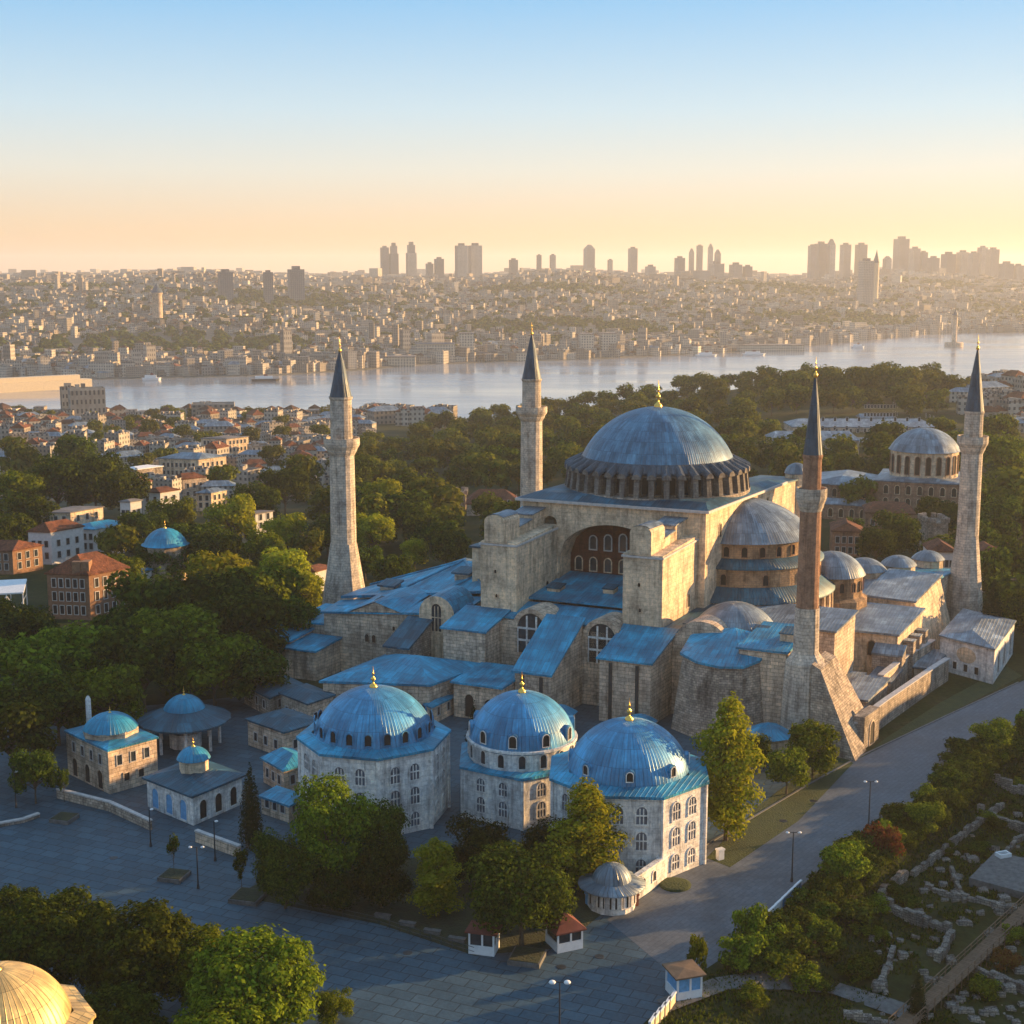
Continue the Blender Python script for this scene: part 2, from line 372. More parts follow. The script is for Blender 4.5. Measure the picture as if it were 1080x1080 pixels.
tag(mb.build('ground', ground_mat()), 'rolling ground of the old town and far shore', None, None, 'structure')
def water_mat():
    m, n, b = newmat('strait_water'); ob = objv(n); mp = nd(n, 'ShaderNodeMapping'); n.links.new(ob, mp.inputs[0]); mp.inputs['Scale'].default_value = (0.25, 1, 1)
    x = noise(n, 0.012, 7, mp.outputs[0], 0.6); y = noise(n, 0.12, 4, ob, 0.6)
    setin(b, Base_Color=(0.26, 0.27, 0.285, 1), Roughness=0.22); b.inputs['Specular IOR Level'].default_value = 0.8
    r = ramp(n, x.outputs[0], [(0.35, (0.08,) * 3), (0.65, (0.26,) * 3)]); n.links.new(r.outputs[0], b.inputs['Roughness'])
    bump(n, b, mth(n, 'ADD', x.outputs[0], mth(n, 'MULTIPLY', y.outputs[0], 0.25)), 0.10, 1.0); return m
mb = MB(); mb.face([(-2500, 850, -40), (2600, 850, -40), (2600, 3600, -40), (-2500, 3600, -40)])
tag(mb.build('water', water_mat(), None, (0, 0, 0)), 'pale calm strait between the two shores', None, None, 'structure')

def paving(name, c1, c2, mo, bw, bh, rough=0.7, ms=0.05, ang=0.0):
    m, n, b = newmat(name); ob = objv(n); mp = nd(n, 'ShaderNodeMapping'); n.links.new(ob, mp.inputs[0]); mp.inputs['Rotation'].default_value = (0, 0, R(ang))
    br = nd(n, 'ShaderNodeTexBrick'); n.links.new(mp.outputs[0], br.inputs['Vector'])
    setin(br, Color1=(*c1, 1), Color2=(*c2, 1), Mortar=(*mo, 1), Scale=1.0)
    br.inputs['Mortar Size'].default_value = ms; br.inputs['Brick Width'].default_value = bw; br.inputs['Row Height'].default_value = bh
    x = noise(n, 0.11, 8, ob, 0.7); st = ramp(n, x.outputs[0], [(0.3, (0.62,) * 3), (0.5, (0.95,) * 3), (0.7, (1.25,) * 3)])
    y = noise(n, 2.0, 5, ob, 0.7); fr = ramp(n, y.outputs[0], [(0.3, (0.8,) * 3), (0.7, (1.18,) * 3)])
    c = mixc(n, mixc(n, br.outputs[0], st.outputs[0], 1.0, 'MULTIPLY'), fr.outputs[0], 1.0, 'MULTIPLY')
    n.links.new(c, b.inputs['Base Color'])
    rr = ramp(n, x.outputs[0], [(0.3, (rough - 0.15,) * 3), (0.7, (rough + 0.1,) * 3)]); n.links.new(rr.outputs[0], b.inputs['Roughness'])
    b.inputs['Specular IOR Level'].default_value = 0.3
    bump(n, b, mth(n, 'ADD', mth(n, 'MULTIPLY', br.outputs[1], -1), y.outputs[0]), 0.3, 0.05); return m
M['pave'] = paving('plaza_slabs', (0.056, 0.102, 0.136), (0.038, 0.074, 0.102), (0.022, 0.038, 0.05), 2.6, 1.7, 0.62, 0.07, 24)
M['road'] = paving('road_setts', (0.125, 0.14, 0.158), (0.106, 0.12, 0.138), (0.08, 0.088, 0.1), 1.4, 0.7, 0.68, 0.03, -52)
def sheet(name, pts, z, m, label, kind='structure', cat=None):
    q = MB(); q.face([(p[0], p[1], z) for p in pts], 0); o = q.build(name, m); tag(o, label, cat, None, kind); return o
ROAD_L = [(4.5, 147.5), (11.2, 157.8), (19.7, 168.3), (25.2, 178.7), (43.7, 201.5), (54.4, 214.0), (75.1, 235.6), (94.4, 255.5), (140, 303), (195, 362)]
rl = [(-125, 100), (-6, 100)] + ROAD_R[:2] + [(11.2, 157.8)] + [(4, 200), (20, 232), (40, 262), (-30, 330), (-70, 330), (-95, 230), (-125, 215)]
sheet('plaza', [(-125, 100), (-8, 100), (6, 122), (13.6, 134.6), (20, 144), (11.2, 157.8), (19.7, 168.3), (25.2, 178.7), (43.7, 201.5), (45, 225), (38, 250), (-40, 250), (-125, 220)], 0.012, M['pave'], 'blue grey slab paved square before the tombs')
rd = MB(); n_ = len(ROAD_L)
poly = [(18.5, 142.5)] + [tuple(p) for p in ROAD_L[1:]] + [tuple(p) for p in reversed(ROAD_R[2:])]
rd.face([(p[0], p[1], 0.020) for p in poly]); tag(rd.build('road', M['road']), 'paved road running between mosque and ruins', None, None, 'structure')
def lawn_mat(name, c1, c2):
    m, n, b = newmat(name); ob = objv(n); x = noise(n, 0.5, 8, ob, 0.7); y = noise(n, 4, 4, ob)
    r = ramp(n, x.outputs[0], [(0.3, c1), (0.7, c2)]); n.links.new(r.outputs[0], b.inputs['Base Color']); setin(b, Roughness=0.95); bump(n, b, y.outputs[0], 1.0, 0.25); return m
M['lawn'] = lawn_mat('grass_cover', (0.016, 0.03, 0.006), (0.05, 0.065, 0.013))
M['soil'] = lawn_mat('bed_soil', (0.02, 0.02, 0.01), (0.04, 0.05, 0.015))
M['kerb'] = plain('worn_kerb_stone', (0.13, 0.13, 0.13), 0.8)
def kerb(pts, z=0.14, wd=0.3, name='kerb', label=None):
    q = MB()
    for a, b in zip(pts, pts[1:]):
        a, b = Vector((a[0], a[1], 0)), Vector((b[0], b[1], 0)); d = (b - a).normalized(); nn = Vector((-d.y, d.x, 0)) * wd
        q.prism([a, b, b + nn, a + nn], [p + Vector((0, 0, z)) for p in (a, b, b + nn, a + nn)])
    return q.build(name, M['kerb'])
tag(kerb(ROAD_L[3:8], 0.14), 'low stone kerb along the mosque side of road', None, None, 'structure')
tag(kerb([p for p in ROAD_R[2:8]], 0.14), 'low stone kerb along the ruins side of road', None, None, 'structure')
sheet('lawn', [G(905, 801), G(935, 778), G(990, 742), G(1062, 703), G(1078, 713), G(1000, 753), G(940, 783)], 0.03, M['lawn'], 'narrow grass strip beside the road')
sheet('planting_bed', [G(245, 945), G(330, 905), G(470, 905), G(600, 915), G(640, 960), G(590, 1000), G(500, 1008), G(400, 975), G(300, 955)], 0.03, M['soil'], 'dark planted bed under the trees before tombs')
sheet('garden_bed', [G(745, 905), G(770, 915), G(842, 866), G(900, 805), G(880, 790), G(800, 850)], 0.035, M['lawn'], 'grass bed at foot of the mosque wall')

# ---------------------------------------------------------------- building helpers
def wallP(a, b):
    """(s, z, d) on the wall from a to b, seen from outside left to right; d is outwards"""
    a = Vector((a[0], a[1], 0)); b = Vector((b[0], b[1], 0)); d = (b - a).normalized(); nn = Vector((d.y, -d.x, 0))
    return (lambda s, z, o=0.0: a + d * s + nn * o + Vector((0, 0, z))), (b - a).length
def arch_pts(s, z, w_, h, n=6, point=1.0):
    r = w_ / 2; pts = [(s - r, z), (s + r, z)]
    for i in range(n + 1):
        a = math.pi * i / n; pts.append((s + r * math.cos(a), z + h - r * point + r * point * math.sin(a)))
    return pts
def window(P, s, z, w_, h, parent, name='window', mats=None, arched=True, fr=0.16, proud=0.14, bars=False):
    q = MB(); n = 6
    if arched: inn = arch_pts(s, z, w_, h, n); out = arch_pts(s, z - fr, w_ + 2 * fr, h + 2 * fr, n)
    else:
        inn = [(s - w_ / 2, z), (s + w_ / 2, z), (s + w_ / 2, z + h), (s - w_ / 2, z + h)]
        out = [(s - w_ / 2 - fr, z - fr), (s + w_ / 2 + fr, z - fr), (s + w_ / 2 + fr, z + h + fr), (s - w_ / 2 - fr, z + h + fr)]
    L = len(inn)
    for i in range(L):
        j = (i + 1) % L
        q.face([P(*inn[i], proud), P(*inn[j], proud), P(*out[j], proud), P(*out[i], proud)], 0)
        q.face([P(*out[i], proud), P(*out[j], proud), P(*out[j], 0), P(*out[i], 0)], 0)
        q.face([P(*inn[j], proud), P(*inn[i], proud), P(*inn[i], 0.02), P(*inn[j], 0.02)], 0)
    q.face([P(*p, 0.02) for p in inn], 1)
    if bars:
        for t in (-0.17, 0.17):
            x = s + t * w_; q.prism([P(x - 0.07, z, 0.03), P(x + 0.07, z, 0.03), P(x + 0.07, z, 0.11), P(x - 0.07, z, 0.11)], [P(x - 0.07, z + h * 0.9, 0.03), P(x + 0.07, z + h * 0.9, 0.03), P(x + 0.07, z + h * 0.9, 0.11), P(x - 0.07, z + h * 0.9, 0.11)], 0)
        zz = z + h * 0.5; q.prism([P(s - w_ / 2, zz - 0.08, 0.03), P(s + w_ / 2, zz - 0.08, 0.03), P(s + w_ / 2, zz - 0.08, 0.12), P(s - w_ / 2, zz - 0.08, 0.12)], [P(s - w_ / 2, zz + 0.08, 0.03), P(s + w_ / 2, zz + 0.08, 0.03), P(s + w_ / 2, zz + 0.08, 0.12), P(s - w_ / 2, zz + 0.08, 0.12)], 0)
    return q.build(name, mats or [M['frame'], M['glass']], parent)
def windows(a, b, n, z, w_, h, parent, margin=0.12, **k):
    P, L = wallP(a, b)
    for i in range(n):
        s = L * (margin + (1 - 2 * margin) * ((i + 0.5) / n)); window(P, s, z, w_, h, parent, **k)
def finial(parent, c, z, h, r=0.5, name='finial'):
    q = MB(); pr = [(r * 0.9, z - 0.3), (r * 1.3, z), (r * 1.1, z + 0.12 * h), (r * 0.35, z + 0.2 * h), (r * 0.25, z + 0.3 * h), (r * 0.75, z + 0.38 * h), (r * 0.7, z + 0.44 * h), (r * 0.2, z + 0.5 * h), (r * 0.18, z + 0.58 * h), (r * 0.45, z + 0.64 * h), (r * 0.15, z + 0.7 * h), (r * 0.1, z + 0.9 * h), (0.02, z + h)]
    q.lathe(c, pr, 12); return q.build(name, M['gold'], parent)
def cap_prof(r, z, rise, n=12, top=0.05, m=0):
    """spherical cap profile from the rim to the crown"""
    Rr = (r * r + rise * rise) / (2 * rise); zc = z + rise - Rr; a0 = math.asin(min(1, r / Rr))
    if rise > r: a0 = math.pi - a0
    return [(max(top, Rr * math.sin(a0 * (1 - i / n))), zc + Rr * math.cos(a0 * (1 - i / n)), m) for i in range(n + 1)]
def roofed(P, u0, u1, v0, v1, z0, za, zb, parent, name, wall, roof=None, eave=0.45, th=0.35, tilt='v'):
    """block whose lead roof slopes from za at v0 to zb at v1 (or along u); the roof is a child"""
    c = [(u0, v0), (u1, v0), (u1, v1), (u0, v1)]
    hz = (lambda u, v: lerp(za, zb, (v - v0) / (v1 - v0))) if tilt == 'v' else (lambda u, v: lerp(za, zb, (u - u0) / (u1 - u0)))
    q = MB(); q.prism([P(a, b, z0) for a, b in c], [P(a, b, hz(a, b) - 0.02) for a, b in c], 0); o = q.build(name, wall, parent)
    if roof is not None:
        e = eave; c2 = [(u0 - e, v0 - e), (u1 + e, v0 - e), (u1 + e, v1 + e), (u0 - e, v1 + e)]
        q = MB(); q.slab([P(a, b, hz(a, b) + th) for a, b in c2], th); q.build('roof', roof, o)
    return o
# ---------------------------------------------------------------- the great mosque
mq = thing('mosque', (C0.x, C0.y, 0), 'huge stone mosque with a wide ribbed blue grey dome, half domes and heavy buttresses', 'mosque')
# core block; south face carries the great arch
q = MB(); ha, zsp, zcr = 10.6, 22.0, 29.0
q.box(W, 13.0, 18, -20, 20, 0, 32.6); q.box(W, -18, -13.0, -17, 20, 0, 32.6); q.box(W, -13, 13, 18, 20, 0, 32.6); q.box(W, -13, 13, -14.5, 18, 31.4, 32.6)
n_ = 20
def arz(u): return zsp + (zcr - zsp) * math.sqrt(max(0, 1 - (u / ha) ** 2))
for i in range(n_):
    ua, ub = -ha + 2 * ha * i / n_, -ha + 2 * ha * (i + 1) / n_
    q.face([W(ua, -20, arz(ua)), W(ub, -20, arz(ub)), W(ub, -20, 32.6), W(ua, -20, 32.6)])
    q.face([W(ua, -14.6, arz(ua)), W(ub, -14.6, arz(ub)), W(ub, -20, arz(ub)), W(ua, -20, arz(ua))])
q.face([W(-ha - 0.4, -20, 15), W(-ha, -20, 15), W(-ha, -20, 32.6), W(-ha - 0.4, -20, 32.6)])
q.face([W(-ha, -20, 15), W(-ha, -14.6, 15), W(-ha, -14.6, zsp), W(-ha, -20, zsp)])
q.face([W(ha, -20, 15), W(13, -20, 15), W(13, -20, 32.6), W(ha, -20, 32.6)]); q.face([W(ha, -14.6, 15), W(ha, -20, 15), W(ha, -20, zsp), W(ha, -14.6, zsp)])
# narrow round headed niche left of the arch
for i in range(8):
    t0, t1 = math.pi * (1 - i / 8), math.pi * (1 - (i + 1) / 8); ua, ub = -12.3 + 1.3 * math.cos(t0), -12.3 + 1.3 * math.cos(t1)
    za, zb = 28.6 + 1.3 * math.sin(t0), 28.6 + 1.3 * math.sin(t1)
    q.face([W(ua, -20, za), W(ub, -20, zb), W(ub, -20, 32.6), W(ua, -20, 32.6)])
q.face([W(-18, -20, 0), W(-13.6, -20, 0), W(-13.6, -20, 32.6), W(-18, -20, 32.6)]); q.face([W(-18, -17, 0), W(-18, -20, 0), W(-18, -20, 32.6), W(-18, -17, 32.6)])
q.build('main_wall', M['plaster'], mq)
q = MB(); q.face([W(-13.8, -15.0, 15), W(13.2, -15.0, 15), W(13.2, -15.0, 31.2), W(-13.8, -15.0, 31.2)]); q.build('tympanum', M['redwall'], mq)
a, b = W(-10.6, -15.0), W(10.6, -15.0); P, L = wallP(a, b)
wm = [M['plaster'], M['glass']]
for i in range(7): window(P, 1.7 + i * (L - 3.4) / 6, 19.0, 1.25, 2.5, mq, 'tympanum_window', wm, fr=0.22)
for i in range(5): window(P, 4.6 + i * (L - 9.2) / 4, 23.2, 1.25, 3.2 - 0.35 * abs(i - 2), mq, 'tympanum_window', [M['frame'], M['glass']], fr=0.25)
# slab roof and cornice
q = MB(); e = [(-19, -21.2), (19, -21.2), (19, 21), (-19, 21)]
q.prism([W(a, b, 32.62) for a, b in e], [W(a, b, 33.1) for a, b in e]); q.build('cornice', M['frame'], mq)
q = MB(); t = [(-16.6, -16.8), (16.6, -16.8), (16.6, 16.8), (-16.6, 16.8)]; e = [(-18.7, -20.9), (18.7, -20.9), (18.7, 20.7), (-18.7, 20.7)]
q.prism([W(a, b, 33.12) for a, b in e], [W(a, b, 34.0) for a, b in t]); q.build('slab_roof', M['leaddark'], mq)
M['dome'] = lead('dome_lead', (0.075, 0.18, 0.28), 0.5, 0.22, 0.42, 0.1)
# drum with forty windows and ribs, scalloped cornice, dome
dc = Vector((28.5, 277.0, 0))
q = MB(); q.lathe(dc, [(18.2, 33.3, 0), (18.2, 34.0, 0), (16.0, 34.05, 0), (16.0, 38.6, 0)], 80, smooth=False); drum = q.build('drum', M['rubble'], mq)
M['drumlead'] = lead('dark_grey_lead', (0.06, 0.075, 0.095), 0.5, 0.3, 0.55)  # dark grey lead for the drum's hoods and cornice
M['rib'] = stone('drum_rib_stone', (0.23, 0.21, 0.19), (0.19, 0.17, 0.155), (0.14, 0.12, 0.11), 0.9, 0.5)
for i in range(40):
    a = 2 * math.pi * (i + 0.5) / 40; ca, sa = math.cos(a), math.sin(a)
    def Pp(s, z, o, a=a): return Vector((dc.x + math.cos(a) * (16.0 + o) - math.sin(a) * s, dc.y + math.sin(a) * (16.0 + o) + math.cos(a) * s, z))
    window(lambda s, z, o=0.0, Pp=Pp: Pp(s, z, o + 0.05), 0, 34.5, 1.15, 3.2, mq, 'drum_window', [M['rib'], M['void']], fr=0.12, proud=0.3)
    a2 = 2 * math.pi * i / 40; q = MB()
    def Pr(s, z, o, a=a2): return Vector((dc.x + math.cos(a) * (16.0 + o) - math.sin(a) * s, dc.y + math.sin(a) * (16.0 + o) + math.cos(a) * s, z))
    q.prism([Pr(-0.5, 34.0, 2.1), Pr(0.5, 34.0, 2.1), Pr(0.5, 34.0, 0), Pr(-0.5, 34.0, 0)], [Pr(-0.5, 37.4, 1.7), Pr(0.5, 37.4, 1.7), Pr(0.5, 37.8, 0), Pr(-0.5, 37.8, 0)], 0)
    r1 = q.build('drum_rib', M['rib'], mq)
    q = MB()   # little rounded lead hood over each rib
    hp = [(0.88 * math.cos(t), 37.5 + 1.0 * math.sin(t)) for t in [math.pi * j / 6 for j in range(7)]]
    for (s0, z0), (s1, z1) in zip(hp, hp[1:]):
        q.face([Pr(s0, z0, 2.15), Pr(s1, z1, 2.15), Pr(s1, z1 + 1.5, -1.0), Pr(s0, z0 + 1.5, -1.0)], 0)
    q.face([Pr(s_, z_, 2.15) for s_, z_ in hp], 1); q.build('hood', [M['drumlead'], M['rib']], r1)
q = MB(); q.lathe(dc, [(16.05, 37.9, 0), (16.4, 38.3, 0), (16.3, 38.6, 0), (14.7, 39.9, 0)], 80); q.build('drum_cornice', M['drumlead'], mq)
q = MB(); q.lathe(dc, cap_prof(14.9, 39.4, 10.0, 20), 96); q.build('dome', M['dome'], mq)
finial(mq, dc, 49.2, 5.4, 0.65)
# south buttress towers: broad shaft, round-headed narrower crown, stepped back roofs
def pier(u0, u1, cu, cw, lean, parent):
    q = MB()
    q.prism([W(u0, -35.5, 0), W(u1, -35.5, 0), W(u1, -20.02, 0), W(u0, -20.02, 0)], [W(u0, -35.5, 27.2), W(u1, -35.5, 27.2), W(u1, -20.02, 28.4), W(u0, -20.02, 28.4)])
    o = q.build('buttress_tower', M['plaster'], parent)
    q = MB(); hp = [(cu + cw * math.cos(t), 31.0 + cw * 0.62 * math.sin(t)) for t in [math.pi * j / 10 for j in range(11)]]
    ring = [(cu + cw, 27.1)] + hp + [(cu - cw, 27.1)]
    for (s0, z0), (s1, z1) in zip(ring, ring[1:]): q.face([W(s0, -35.7, z0), W(s1, -35.7, z1), W(s1, -30.0, z1), W(s0, -30.0, z0)], 0)
    q.face([W(a, -35.7, z) for a, z in ring][::-1], 0); q.face([W(a, -30.0, z) for a, z in ring], 0)
    q.build('crown', M['plaster'], o)
    q = MB()
    for v0, v1, z0, z1 in ((-29.9, -25.2, 27.4, 29.2), (-25.1, -20.1, 28.0, 30.6)):
        q.prism([W(cu - cw, v0, z0), W(cu + cw * 0.9, v0, z0), W(cu + cw * 0.9, v1, z0), W(cu - cw, v1, z0)], [W(cu - cw, v0, z1), W(cu + cw * 0.9, v0, z1), W(cu + cw * 0.9, v1, z1 + 0.5), W(cu - cw, v1, z1 + 0.5)], 0)
    q.build('stair_turret', M['plaster'], o)
    q = MB()
    for v0, v1, z1 in ((-30.2, -25.3, 29.25), (-25.4, -20.1, 30.7)):
        q.slab([W(cu - cw - 0.3, v0, z1 + 0.25), W(cu + cw * 0.9 + 0.3, v0, z1 + 0.25), W(cu + cw * 0.9 + 0.3, v1, z1 + 0.85), W(cu - cw - 0.3, v1, z1 + 0.85)], 0.22)
    hp = [(cu + (cw + 0.12) * math.cos(t), 31.02 + (cw + 0.12) * 0.62 * math.sin(t)) for t in [math.pi * j / 10 for j in range(2, 9)]]
    for (s0, z0), (s1, z1) in zip(hp, hp[1:]): q.face([W(s0, -35.5, z0 + 0.05), W(s1, -35.5, z1 + 0.05), W(s1, -29.8, z1 + 0.05), W(s0, -29.8, z0 + 0.05)])
    q.build('roof', M['leadgrey'], o)
    P, L = wallP(W(u0, -35.5), W(u1, -35.5))
    for s, z, h in ((L * 0.5, 29.2, 1.3), (L * 0.42, 21.5, 0.7), (L * 0.45, 17.0, 0.7)): window(P, s, z, 0.45, h, o, 'slit', [M['plaster'], M['void']], fr=0.08, proud=0.2 + 0.05 * (z > 27))
    P, L = wallP(W(u1, -35.5), W(u1, -20)); window(P, L * 0.75, 15.8 if cu < 0 else 15.9, 1.0, 2.4, o, 'doorway', [M['plaster'], M['void']], proud=0.1)
    q = MB(); e = 0.25; q.prism([W(u0 - e, -35.5 - e, 26.6), W(u1 + e, -35.5 - e, 26.6), W(u1 + e, -20.1, 27.5), W(u0 - e, -20.1, 27.5)], [W(u0 - e, -35.5 - e, 26.95), W(u1 + e, -35.5 - e, 26.95), W(u1 + e, -20.1, 27.85), W(u0 - e, -20.1, 27.85)])
    q.build('string_course', M['frame'], o)
    return o
pier(-18.0, -10.9, -15.2, 1.95, 0, mq)
pier(9.4, 16.6, 12.6, 1.95, 0, mq)
# low wing behind the west tower with its little turret
roofed(W, -27, -20.7, -23, -10, 10, 23.2, 23.2, mq, 'west_turret', M['plaster'], M['leaddark'])
q = MB(); q.lathe(W(-22.6, -17), [(2.6, 23.5, 0), (2.6, 28, 0)], 8, smooth=False); o = q.build('turret', M['plaster'], mq)
q = MB(); q.lathe(W(-22.6, -17), cap_prof(2.9, 28.0, 2.0, 6), 16); q.build('turret_dome', M['leaddark'], o)
# west half dome behind (mostly hidden) and north side mass
q = MB(); ce = W(-17, 0); aw = math.atan2(-E1.y, -E1.x)
q.lathe(ce, [(14.0, 14, 0), (14.0, 25.4, 0)], 30, aw - 1.57, aw + 1.57, smooth=False); o = q.build('west_apse_wall', M['plaster'], mq)
q = MB(); q.lathe(ce, cap_prof(14.3, 25.3, 6.5, 10), 30, aw - 1.57, aw + 1.57); q.build('half_dome', M['lead'], o)
# gallery roof between the towers and its front wall with lunette windows
def lunette_wall(parent, v, u0, u1, cu, hw, zs, rise, ztop, name='gallery_wall'):
    q = MB(); q.box(W, u0, u1, v + 0.5, v + 6, 0, ztop)
    n = 12; ring = [(cu + (hw + 0.9) * math.cos(math.pi * i / n), zs + (rise + 0.9) * math.sin(math.pi * i / n)) for i in range(n + 1)]
    inn = [(cu + hw * math.cos(math.pi * i / n), zs + rise * math.sin(math.pi * i / n)) for i in range(n + 1)]
    for i in range(n):
        q.face([W(*(inn[i][0], v, inn[i][1])), W(ring[i][0], v, ring[i][1]), W(ring[i + 1][0], v, ring[i + 1][1]), W(inn[i + 1][0], v, inn[i + 1][1])])
        q.face([W(ring[i][0], v, ring[i][1]), W(ring[i][0], v + 6, ring[i][1]), W(ring[i + 1][0], v + 6, ring[i + 1][1]), W(ring[i + 1][0], v, ring[i + 1][1])])
        q.face([W(inn[i][0], v, inn[i][1]), W(inn[i + 1][0], v, inn[i + 1][1]), W(inn[i + 1][0], v + 0.5, inn[i + 1][1]), W(inn[i][0], v + 0.5, inn[i][1])])
    o = q.build(name, M['stone'], parent)
    P, L = wallP(W(cu - hw, v + 0.42), W(cu + hw, v + 0.42))
    q = MB(); q.face([W(a, v + 0.4, z) for a, z in inn] + [W(cu - hw, v + 0.4, zs - 4.5), W(cu + hw, v + 0.4, zs - 4.5)], 1)
    for s in (0, L * 0.33, L * 0.67, L): q.prism([P(max(0, s - 0.14), zs - 4.5, 0.04), P(min(L, s + 0.14), zs - 4.5, 0.04), P(min(L, s + 0.14), zs - 4.5, 0.3), P(max(0, s - 0.14), zs - 4.5, 0.3)], [P(max(0, s - 0.14), zs + (rise * 0.8 if 0 < s < L else 0.2), 0.04), P(min(L, s + 0.14), zs + (rise * 0.8 if 0 < s < L else 0.2), 0.04), P(min(L, s + 0.14), zs + (rise * 0.8 if 0 < s < L else 0.2), 0.3), P(max(0, s - 0.14), zs + (rise * 0.8 if 0 < s < L else 0.2), 0.3)], 0)
    for z in (zs - 0.1, zs - 2.3): q.prism([P(0.15, z, 0.05), P(L - 0.15, z, 0.05), P(L - 0.15, z, 0.34), P(0.15, z, 0.34)], [P(0.15, z + 0.32, 0.05), P(L - 0.15, z + 0.32, 0.05), P(L - 0.15, z + 0.32, 0.34), P(0.15, z + 0.32, 0.34)], 0)
    q.build('lunette_window', [M['marble'], M['glass']], o)
    return o
q = MB(); q.slab([W(-13.1, -31, 16.6), W(9.6, -31, 16.6), W(9.6, -15.2, 18.6), W(-13.1, -15.2, 18.6)], 0.4)
q.slab([W(-13.1, -37.4, 14.2), W(10.2, -37.4, 14.2), W(10.2, -31.02, 15.8), W(-13.1, -31.02, 15.8)], 0.4); q.build('gallery_roof', M['lead'], mq)
q = MB(); q.box(W, -13, 13, -36.5, -18, 0, 13.7); q.build('aisle_block', M['stone'], mq)
lunette_wall(mq, -38.6, -12.6, -2.6, -6.4, 2.7, 12.6, 2.9, 13.6)
lunette_wall(mq, -38.6, 3.0, 10.6, 7.0, 2.6, 12.3, 2.7, 13.4)
q = MB(); q.box(W, -3, 10.6, -38.2, -36.4, 0, 13.3); q.build('gallery_wall', M['stone'], mq)
# big sloping buttresses in front of the gallery
roofed(W, -20.6, -12.4, -44, -35.8, 0, 12.6, 14.6, mq, 'buttress', M['stone'], M['lead'])
o = roofed(W, -3.3, 3.3, -50, -38.3, 0, 8.2, 15.0, mq, 'buttress', M['stone'], M['lead'])
o3 = roofed(W, 10.2, 19.3, -46, -35.8, 0, 11.0, 14.2, mq, 'buttress', M['stone'], M['lead'])
for pr_, (u0, u1, v, zt_) in ((o, (-3.3, 3.3, -50, 7.6)), (o3, (10.2, 19.3, -46, 10.4))):
    P, L = wallP(W(u0, v), W(u1, v))
    for s in (0.22, 0.74):
        q = MB(); q.prism([P(L * s - 0.28, -0.5, 0.0), P(L * s + 0.28, -0.5, 0.0), P(L * s + 0.28, -0.5, 0.22), P(L * s - 0.28, -0.5, 0.22)][::-1], [P(L * s - 0.28, zt_, 0.0), P(L * s + 0.28, zt_, 0.0), P(L * s + 0.28, zt_, 0.22), P(L * s - 0.28, zt_, 0.22)][::-1]); q.build('drainpipe', M['metal'], pr_)
q = MB(); q.prism([W(16.7, -35.4, 13.5), W(19.8, -35.4, 13.5), W(19.8, -8, 14.5), W(16.7, -8, 14.5)], [W(16.7, -35.4, 14.5), W(19.8, -35.4, 14.5), W(19.8, -8, 15.4), W(16.7, -8, 15.4)]); q.build('roof_walk', M['leaddark'], mq)
# south east lobe: arched wall, shallow dome and rounded roof
q = MB(); q.box(W, 19.3, 34, -37, -18, 0, 14.2)
n = 12; ring = [(24.4 + 4.2 * math.cos(math.pi * i / n), 14.0 + 2.9 * math.sin(math.pi * i / n)) for i in range(n + 1)]
for i in range(n): q.face([W(ring[i][0], -37.3, ring[i][1]), W(ring[i + 1][0], -37.3, ring[i + 1][1]), W(ring[i + 1][0], -27, ring[i + 1][1]), W(ring[i][0], -27, ring[i][1])])
q.face([W(a, -37.3, z) for a, z in ring]); q.box(W, 19.4, 30, -37.3, -36.9, 0, 14.0)
o = q.build('lobe_wall', M['stone'], mq)
P, L = wallP(W(20, -37.3), W(29, -37.3))
for s, h in ((3.1, 3.0), (5.8, 3.4)): window(P, s, 11.4, 1.4, h, o, 'window', [M['plaster'], M['glass']])
window(P, 4.6, 6.8, 0.6, 0.8, o, 'slit', [M['stone'], M['void']])
q = MB(); q.lathe(W(26.8, -28.0), cap_prof(7.2, 14.2, 4.4, 10), 40); o = q.build('lobe_dome', M['leadgrey'], mq)
roofed(W, 19.8, 43, -24, -12, 0, 14.0, 15.0, mq, 'east_aisle', M['stone'], M['leadgrey'])
q = MB()   # battered lobe in front, with its rounded pale roof
lobe = [(23.2, -38), (24.0, -44.0), (27.5, -46.2), (31.5, -47.0), (35.0, -46.2), (36.6, -43.6), (37.2, -38)]
lo2 = [(22.0, -37), (22.6, -45.2), (26.8, -47.8), (31.6, -48.8), (35.8, -47.8), (37.8, -44.6), (38.2, -37)]
q.prism([W(a, b, -0.5) for a, b in lo2], [W(a, b, lerp(14.2, 12.0, (-b - 38) / 9)) for a, b in lobe]); o = q.build('battered_lobe', M['rubble'], mq)
q = MB(); top = W(29.5, -35.5, 16.0); e = [W(30 + (a - 30) * 1.06, -38 + (b + 38) * 1.06, lerp(14.5, 12.4, (-b - 38) / 9)) for a, b in lobe] + [W(36.8, -35.2, 14.9), W(23.4, -35.2, 14.9)]
for i in range(len(e)): q.face([e[i], e[(i + 1) % len(e)], top])
for i in range(6): q.face([e[i] - Vector((0, 0, 0.4)), e[i + 1] - Vector((0, 0, 0.4)), e[i + 1], e[i]])
q.build('roof', M['lead'], o)
roofed(W, 33.2, 41.0, -43.2, -31, 0, 14.6, 16.0, mq, 'buttress', M['stone'], M['lead'])
